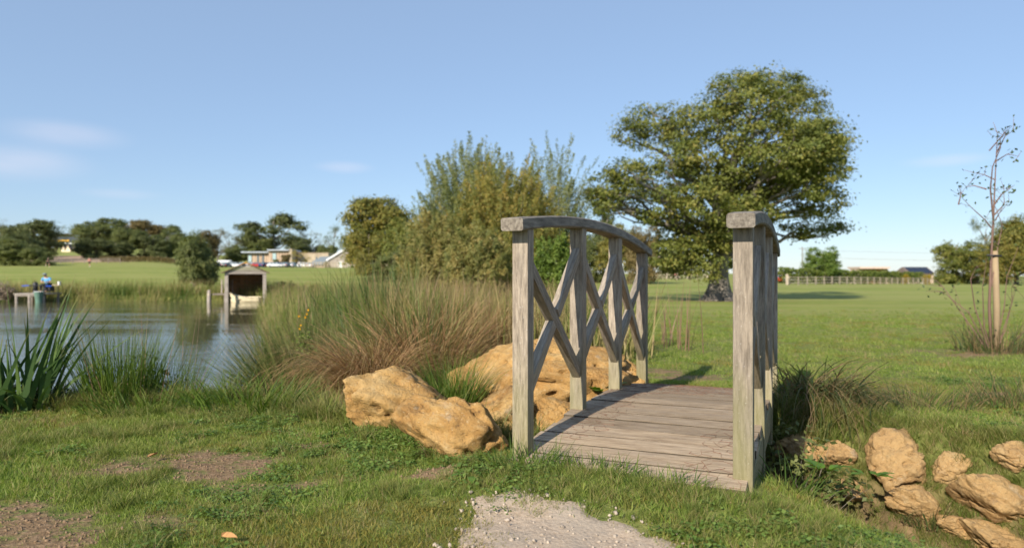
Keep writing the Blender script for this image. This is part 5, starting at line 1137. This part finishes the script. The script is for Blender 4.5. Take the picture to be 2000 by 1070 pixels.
gb = thing('gabled_barn', 'grey weatherboarded barn with white gable edge and slate lean-to', 'barn', (X_(650, D2), D2, zb2_))
nb = 12
for i in range(nb):
    z0_, z1_ = cz(517) - .6 + i * (cz(489) - cz(517) + .6) / nb, cz(517) - .6 + (i + 1) * (cz(489) - cz(517) + .6) / nb - .02; zm = max(z1_, 0); fr = max(0, min(1, (z1_ - cz(506)) / (cz(487) - cz(506)))); mb = MB()
    mb.box(cx(641) + fr * (cx(675) - cx(641)), cx(700) - fr * (cx(700) - cx(675)), 0, .06 + .01 * (i % 2), z0_, z1_); mb.build('board', M['farwood'], gb)
mb = MB(); mb.prism([(cx(642), -.5), (cx(699), -.5), (cx(699), cz(508)), (cx(675), cz(489)), (cx(642), cz(508))], .1, 12); mb.build('wall', M['farwood'], gb)
for (xa, za, xb2, zb3) in ((638, 508.5, 675, 486), (675, 486, 706, 506)):
    mb = MB(); A, B_ = Vector((cx(xa), 0, cz(za))), Vector((cx(xb2), 0, cz(zb3))); th = Vector((0, 0, .22))
    mb.add([A + Vector((0, -.4, 0)), B_ + Vector((0, -.4, 0)), B_ + Vector((0, 12.3, 0)), A + Vector((0, 12.3, 0)), A + th + Vector((0, -.4, 0)), B_ + th + Vector((0, -.4, 0)), B_ + th + Vector((0, 12.3, 0)), A + th + Vector((0, 12.3, 0))], [(0, 3, 2, 1), (4, 5, 6, 7), (0, 1, 5, 4), (1, 2, 6, 5), (2, 3, 7, 6), (3, 0, 4, 7)]); r_ = mb.build('roof', M['slate'], gb)
    mb = MB(); y0 = Vector((0, -.46, 0)); y1 = Vector((0, -.41, 0)); dn = Vector((0, 0, -.25)); mb.add([A + y0 + dn, B_ + y0 + dn, B_ + y0 + th * 1.2, A + y0 + th * 1.2, A + y1 + dn, B_ + y1 + dn, B_ + y1 + th * 1.2, A + y1 + th * 1.2], [(0, 1, 2, 3), (7, 6, 5, 4), (0, 4, 5, 1), (3, 2, 6, 7), (1, 5, 6, 2), (0, 3, 7, 4)]); mb.build('bargeboard', M['white'], r_)
mb = MB(); mb.add([(cx(604), -1.5, cz(516)), (cx(641), -1.5, cz(516)), (cx(641), 5, cz(500)), (cx(617), 5, cz(500)), (cx(604), -1.5, cz(516) - .2), (cx(641), -1.5, cz(516) - .2), (cx(641), 5, cz(500) - .2), (cx(617), 5, cz(500) - .2)], [(0, 1, 2, 3), (7, 6, 5, 4), (0, 4, 5, 1), (1, 5, 6, 2), (2, 6, 7, 3), (3, 7, 4, 0)]); mb.build('lean_to_roof', M['slate'], gb)
bwall(gb, 'lean_to_wall', cx(607), cx(640.5), -1.0, 4.8, -.5, cz(516.3), M['clad'])
f_ = bwall(gb, 'door', cx(660), cx(668), -.10, -.04, -.4, cz(511), M['white']); bwall(f_, 'pane', cx(661.5), cx(666.5), -.13, -.11, cz(517), cz(512), M['paleglass'])
# thatched cottage and long barn on the left hill
D3 = 285.0; k3 = D3 / F; zc_ = Hs(X_(142, D3), D3)
ct = thing('thatched_cottage', 'small cream cottage with thatched roof and two gables on the hill', 'cottage', (X_(142, D3), D3, zc_))
bwall(ct, 'wall', -18 * k3, 18 * k3, 0, 6, -.5, 1.6, M['render'])
for gx_, gw in ((-15, 4), (-6, 5)):
    mb = MB(); mb.prism([((gx_ - gw) * k3, -.5), ((gx_ + gw) * k3, -.5), ((gx_ + gw) * k3, .9), (gx_ * k3, 2.7), ((gx_ - gw) * k3, .9)], -1.2, -.01); mb.build('gable', M['render'], ct)
    for sg in (-1, 1): mb = MB(); mb.add([((gx_ + sg * (gw + .8)) * k3, -1.5, .6), (gx_ * k3, -1.5, 2.95), (gx_ * k3, 3, 2.95), ((gx_ + sg * (gw + .8)) * k3, 3, .6), ((gx_ + sg * (gw + .8)) * k3, -1.5, .9), (gx_ * k3, -1.5, 3.25), (gx_ * k3, 3, 3.25), ((gx_ + sg * (gw + .8)) * k3, 3, .9)], [(0, 3, 2, 1), (4, 5, 6, 7), (0, 1, 5, 4), (1, 2, 6, 5), (2, 3, 7, 6), (3, 0, 4, 7)]); mb.build('gable_roof', M['thatch'], ct)
mb = MB(); mb.add([(-19 * k3, -.6, 1.3), (19 * k3, -.6, 1.3), (18 * k3, 3, 3.2), (-18 * k3, 3, 3.2), (-19 * k3, 6.6, 1.3), (19 * k3, 6.6, 1.3)], [(0, 1, 2, 3), (3, 2, 5, 4), (0, 3, 4), (1, 5, 2), (0, 4, 5, 1)]); rr_ = mb.build('roof', M['thatch'], ct)
bwall(rr_, 'chimney', 8 * k3, 11 * k3, 2.6, 3.4, 2.9, 4.2, M['stone'])
for gx_ in (4, 11): bwall(ct, 'window', (gx_ - 1.5) * k3, (gx_ + 1.5) * k3, -.06, -.005, .2, 1.1, M['glass'])
D4 = 318.0; k4 = D4 / F; zl = Hs(X_(125, D4), D4)
lb = thing('long_barn', 'long dark roofed barn with a yellow beam above the cottage', 'barn', (X_(125, D4), D4, zl))
zt = Z_(468, D4) - zl; bwall(lb, 'wall', -30 * k4, 30 * k4, 0, 10, -1, zt - .9, M['slate'])
mb = MB(); mb.add([(-31 * k4, -.8, zt - .9), (31 * k4, -.8, zt - .9), (24 * k4, 5, zt + 1.6), (-29 * k4, 5, zt + 1.6), (-31 * k4, 10.8, zt - .9), (31 * k4, 10.8, zt - .9)], [(0, 1, 2, 3), (3, 2, 5, 4), (0, 3, 4), (1, 5, 2), (0, 4, 5, 1)]); mb.build('roof', plain('dark_roof', (.055, .065, .065), .7), lb)
bwall(lb, 'beam', -26 * k4, 13 * k4, -1.3, -.95, zt - .75, zt - .15, M['yellow'])
for gx_ in (2, 12, 21): bwall(lb, 'window', (gx_ - 2) * k4, (gx_ + 2) * k4, -.08, -.01, zt - 2.3, zt - 1.2, M['white'])
# shelter and solar roof on the right
D5 = 165.0; k5 = D5 / F; zs_ = Hs(X_(1707, D5), D5); sh_ = thing('field_shelter', 'open fronted flat roofed shelter behind the right hedge', 'shelter', (X_(1707, D5), D5, zs_)); zt = Z_(521, D5) - zs_
bwall(sh_, 'roof', -32 * k5, 27 * k5, -1, 5, zt - .45, zt, M['pinkroof'])
mb = MB(); mb.prism([(-31 * k5, zt - .46), (-21 * k5, zt - .46), (-26 * k5, zt - 1.4), (-26 * k5, -.2), (-31 * k5, -.2)], 0, 4); mb.build('side_wall', M['pinkroof'], sh_)
mb = MB(); mb.prism([(16 * k5, zt - .46), (26 * k5, zt - .46), (31 * k5, zt - 1.5), (31 * k5, -.2), (24 * k5, -.2), (22 * k5, zt - 1.4)], 0, 4); mb.build('side_wall', M['cladpale'], sh_)
bwall(sh_, 'back_wall', -26 * k5, 24 * k5, 3.6, 4.2, -.2, zt - .47, M['brownwood'])
D6 = 170.0; k6 = D6 / F; zs_ = Hs(X_(1800, D6), D6); hs_ = thing('solar_house', 'house with dark solar panels on its roof left of the olive tree', 'house', (X_(1800, D6), D6, zs_)); zt = Z_(521, D6) - zs_; ze = Z_(535, D6) - zs_
bwall(hs_, 'wall', -22 * k6, 26 * k6, .5, 7, -.3, ze, M['cladpale'])
mb = MB(); mb.add([(-24 * k6, 0, ze), (28 * k6, 0, ze), (28 * k6, 3.7, zt), (-22 * k6, 3.7, zt), (-24 * k6, 7.5, ze), (28 * k6, 7.5, ze)], [(0, 1, 2, 3), (3, 2, 5, 4), (0, 3, 4), (1, 5, 2), (0, 4, 5, 1)]); rr_ = mb.build('roof', M['thatch'], hs_)
for i in range(7):
    f0 = -19 + i * 6.3; v0 = Vector((0, 0, ze)); up_ = Vector((0, 3.7, zt - ze)); off = Vector((0, -.06, .08)); a_, b_ = up_ * .06 + off, up_ * .93 + off; mb = MB()
    mb.add([(f0 * k6, a_.y, ze + a_.z), ((f0 + 6.1) * k6, a_.y, ze + a_.z), ((f0 + 6.1) * k6, b_.y, ze + b_.z), (f0 * k6, b_.y, ze + b_.z)], [(0, 1, 2, 3)]); o = mb.build('solar_panel', M['solar'], rr_); o.modifiers.new('thick', 'SOLIDIFY').thickness = .04
bwall(hs_, 'window', -6 * k6, -2 * k6, .42, .49, ze - 1.7, ze - .7, M['white']); bwall(hs_, 'door', 2 * k6, 6 * k6, .42, .49, -.3, ze - .6, M['white'])
# power pole and wires
D7 = 170.0; zp = Hs(X_(1567, D7), D7); pole = thing('power_pole', 'thin wooden power pole behind the right side of the oak', 'pole', (X_(1567, D7), D7, zp)); zt = Z_(482, D7) - zp
mb = MB(); mb.tube([(0, 0, -.3), (0, 0, zt)], [.14, .10], 8); mb.build('shaft', M['darkfence'], pole); bwall(pole, 'crossarm', -.9, .9, -.06, .06, zt - .5, zt - .38, M['darkfence'])
for nm, py0, py1, lab in (('power_line', 489, 491, 'upper power line across the sky behind the right fence'), ('power_line', 503, 506, 'lower power line across the sky behind the right fence')):
    a_, b_ = P(1567, py0 - 1, D7), P(2150, py1, 200); mb = MB(); mb.tube([a_.lerp(b_, i / 20) - Vector((0, 0, .7 * math.sin(i / 20 * math.pi))) for i in range(21)], .022, 4); tag(mb.build(nm, M['darkfence']), lab, 'cable', 'power lines on the right')
# ------------------------------------------------------------------ cars
def car_proto(van=False):
    t = bpy.data.objects.new('car', None); COL.objects.link(t)
    L = 2.1 if not van else 2.5
    if van: side = [(-2.5, .35), (2.5, .35), (2.5, .9), (1.75, 1.15), (1.15, 2.05), (-2.4, 2.1), (-2.5, 1.9)]
    else: side = [(-2.1, .32), (2.1, .32), (2.13, .62), (1.95, .80), (1.0, .95), (-1.75, .98), (-2.08, .90), (-2.13, .6)]
    mb = MB(); mb.prism(side, -.86 if not van else -.95, .86 if not van else .95); bm_o = mb.build('body', M['white'], t, bevel=.07, seg=2, smooth=True)
    bm_o.material_slots[0].link = 'OBJECT'
    if not van:
        mb = MB(); lo, hi = [(1.05, .93), (-1.75, .95)], [(.35, 1.42), (-1.25, 1.43)]; V = [(lo[0][0], -.80, lo[0][1]), (lo[1][0], -.80, lo[1][1]), (hi[1][0], -.60, hi[1][1]), (hi[0][0], -.60, hi[0][1])]; V += [(x_, -y_, z_) for x_, y_, z_ in V]
        mb.add(V, [(0, 1, 2, 3), (7, 6, 5, 4), (0, 3, 7, 4), (1, 5, 6, 2)]); mb.build('windows', M['glass'], t)
        mb = MB(); mb.box(-1.27, .37, -.62, .62, 1.425, 1.475); r_ = mb.build('roof', M['white'], t, bevel=.02); r_.material_slots[0].link = 'OBJECT'
        for xx, ww in ((-.42, .05), (-1.35, .09), (.55, .05)):
            for sg in (-1, 1): mb = MB(); mb.tube([(xx * 1.05, sg * .79, .94), (xx * .9, sg * .615, 1.43)], ww, 5); p_ = mb.build('pillar', M['white'], t); p_.material_slots[0].link = 'OBJECT'
    else:
        for sg in (-1, 1): mb = MB(); mb.prism([(1.65, 1.2), (.7, 1.2), (.7, 1.8), (1.2, 1.85)], sg * .952, sg * .965); mb.build('windows', M['glass'], t)
        mb = MB(); mb.add([(1.72, -.8, 1.2), (1.72, .8, 1.2), (1.2, .72, 2.0), (1.2, -.72, 2.0)], [(0, 1, 2, 3)]); mb.build('windscreen', M['glass'], t).location.x = .03
    for xx in (-1.3, 1.3):
        for sg in (-1, 1):
            mb = MB(); mb.tube([(xx, sg * .68, .32), (xx, sg * .88, .32)], .32, 14); w_ = mb.build('wheel', M['tyre'], t); mb = MB(); mb.tube([(xx, sg * .87, .32), (xx, sg * .89, .32)], .19, 12); mb.build('rim', M['chrome'], w_)
    for sg in (-1, 1):
        e = L; mb = MB(); mb.box(e - .05, e + .045, sg * .62 - .16, sg * .62 + .16, .62, .76); mb.build('headlight', M['clearlamp'], t, bevel=.02); mb = MB(); mb.box(-e - .045, -e + .05, sg * .66 - .13, sg * .66 + .13, .66, .84); mb.build('tail_light', M['redlamp'], t, bevel=.02)
    return t
paints = {c_: (lambda c_, v: (lambda mm: mm)(plain(c_ + '_car_paint', v, .3, var=.03)))(c_, v) for c_, v in dict(white=(.75, .76, .78), silver=(.5, .53, .56), blue=(.03, .07, .28), black=(.02, .02, .025), red=(.45, .03, .03), grey=(.18, .19, .21), navy=(.02, .04, .12)).items()}
pc, pv = car_proto(), car_proto(True); first = {False: True, True: True}
CARS = [(352, 515, 'silver', 1.3, 198, 'silver car seen through the left edge of the pond sapling'), (372, 515, 'white', 1.3, 200, 'white car hidden behind the pond sapling crown'), (406, 515, 'white', 1.2, 200, 'white car just right of the pond sapling'),
        (424, 515, 'blue', 1.5, 196, 'blue car parked in front of the white van'), (443, 514, 'van', .2, 206, 'white van, the tallest vehicle in the car park'), (442, 516, 'black', 1.6, 194, 'dark car with red tail light right of the blue car'),
        (459, 516, 'white', .15, 200, 'white car left of the boathouse roof'), (476, 515, 'silver', 1.4, 203, 'silver car just behind the left slope of the boathouse roof'), (492, 515, 'white', 1.5, 200, 'white car just behind the boathouse ridge'),
        (505, 516, 'red', .3, 198, 'dark red car right of the boathouse ridge'), (503, 514, 'white', .4, 205, 'white car behind the dark red car'), (517, 516, 'navy', 1.3, 199, 'navy car right of the boathouse roof'),
        (528, 516, 'white', 1.4, 201, 'white car under the pale upper window'), (537, 517, 'white', .2, 196, 'white car with its side to the field below the timber building'), (549, 516, 'navy', .2, 198, 'dark blue car in front of the red shutter'),
        (560, 516, 'grey', 1.5, 198, 'grey car under the stone chimney'), (572, 516, 'silver', 1.5, 200, 'silver car left of the standing man'), (596, 518, 'white', .2, 192, 'white car right of the standing man'),
        (610, 518, 'white', 1.5, 190, 'white car next to the slate lean-to')]
for (px, py, c_, rz, dd_, lab) in CARS:
    van = c_ == 'van'; pr = pv if van else pc
    o = pr if first[van] else copy_tree(pr); first[van] = False
    xx = X_(px, dd_); o.location = (xx, dd_, Hs(xx, dd_)); o.rotation_euler = (0, 0, rz + (3.14 if hash(lab[:7]) % 2 else 0) * 0); tag(o, lab, 'van' if van else 'car', 'vehicles in the far car park'); o.name = 'parked_van' if van else 'parked_car'
    pm_ = paints['white'] if van else paints[c_]
    for ch in o.children:
        if ch.data and ch.material_slots and ch.material_slots[0].link == 'OBJECT': ch.material_slots[0].material = pm_
for (px, c_, rz, dd_, lab) in ((1516, 'red', 1.4, 125, 'red car right of the oak behind the gate post'), (1529, 'white', .3, 128, 'white car beside the red car behind the gate post')):
    o = copy_tree(pc); xx = X_(px, dd_); o.location = (xx, dd_, Hs(xx, dd_)); o.rotation_euler = (0, 0, rz); o.name = 'parked_car'; tag(o, lab, 'car', 'cars behind the oak')
    for ch in o.children:
        if ch.material_slots and ch.material_slots[0].link == 'OBJECT': ch.material_slots[0].material = paints[c_]
# ------------------------------------------------------------------ runners, visitors, picnic table
def at_ground(px, d_): x_ = X_(px, d_); return (x_, d_, Hs(x_, d_))
person('runner in dark top mid stride beside the field bush', at_ground(93, 125), 1.1, standing(.12, .8, run=True), 'dark', 'dark', shoes='whitecloth', legskin=True)
person('runner in dark shorts running alone on the field before the far wood', at_ground(175, 126), .3, standing(.10, .6, run=True), 'pinkcloth', 'dark', shoes='whitecloth', legskin=True)
person('man in white shirt standing among the parked cars', at_ground(584, 185), .4, standing(), 'whitecloth', 'dark')
person('visitor in pink top sitting by the rail fence left of the oak', (*at_ground(1319, 112)[:2], at_ground(1319, 112)[2] + .0), .8, seated(), 'pinkcloth', 'dark')
person('visitor in white shirt bending beside the oak at the fence', at_ground(1346, 112), 1.2, standing(.3, .1), 'whitecloth', 'dark')
def bench(px, d_, rz, label):
    t = thing('picnic_table', label, 'picnic table', at_ground(px, d_), rz)
    for i in range(4): mb = MB(); mb.box(-.9, .9, -.36 + i * .18, -.2 + i * .18, .70, .74); mb.build('board', M['fencewood'], t)
    for sg in (-1, 1):
        mb = MB(); mb.box(-.9, .9, sg * .72 - .13, sg * .72 + .13, .42, .46); mb.build('seat', M['fencewood'], t)
        for xx in (-.65, .65): mb = MB(); mb.tube([(xx, sg * .2, .7), (xx, sg * .72, 0)], .05, 4); mb.build('leg', M['fencewood'], t)
    for xx in (-.71, .71): mb = MB(); mb.box(xx - .03, xx + .03, -.8, .8, .34, .415); mb.build('crossbar', M['fencewood'], t)
bench(1319, 112.35, .8, 'picnic table where the visitor in pink sits'); bench(1285, 112, .2, 'empty picnic table by the rail fence nearest the bridge'); bench(1372, 113, .3, 'picnic table just left of the oak trunk')
# yellow shrub before the timber building, small trees
tree(586, 488, 38, 205, 'airy', 'yellow', 'yellow leaved young tree before the stone wing'); tree(560, 494, 22, 208, 'round', 'brown', 'small bronze tree before the timber building'); tree(538, 503, 16, 208, 'bush', 'mid', 'small round shrub under the pale upper window', 'shrub', cat='shrub')
tree(637, 508, 14, 186, 'bush', 'gold', 'golden shrub at the corner of the gabled barn', 'shrub', cat='shrub'); tree(690, 496, 20, 160, 'bush', 'fresh', 'light green shrub at the right edge of the gabled barn', 'shrub', cat='shrub')
tree(1764, 532, 26, 150, 'bush', 'yellow', 'yellow green shrub between the shelter and the solar house', 'shrub', cat='shrub'); tree(1810, 532, 18, 146, 'bush', 'yellow', 'yellow green shrub right below the solar house', 'shrub', cat='shrub')
tree(1526, 590, 62, 36.5, 'bush', 'mid', 'low green weed patch on the lawn right of the near right post', 'weed_patch', cat='weed')
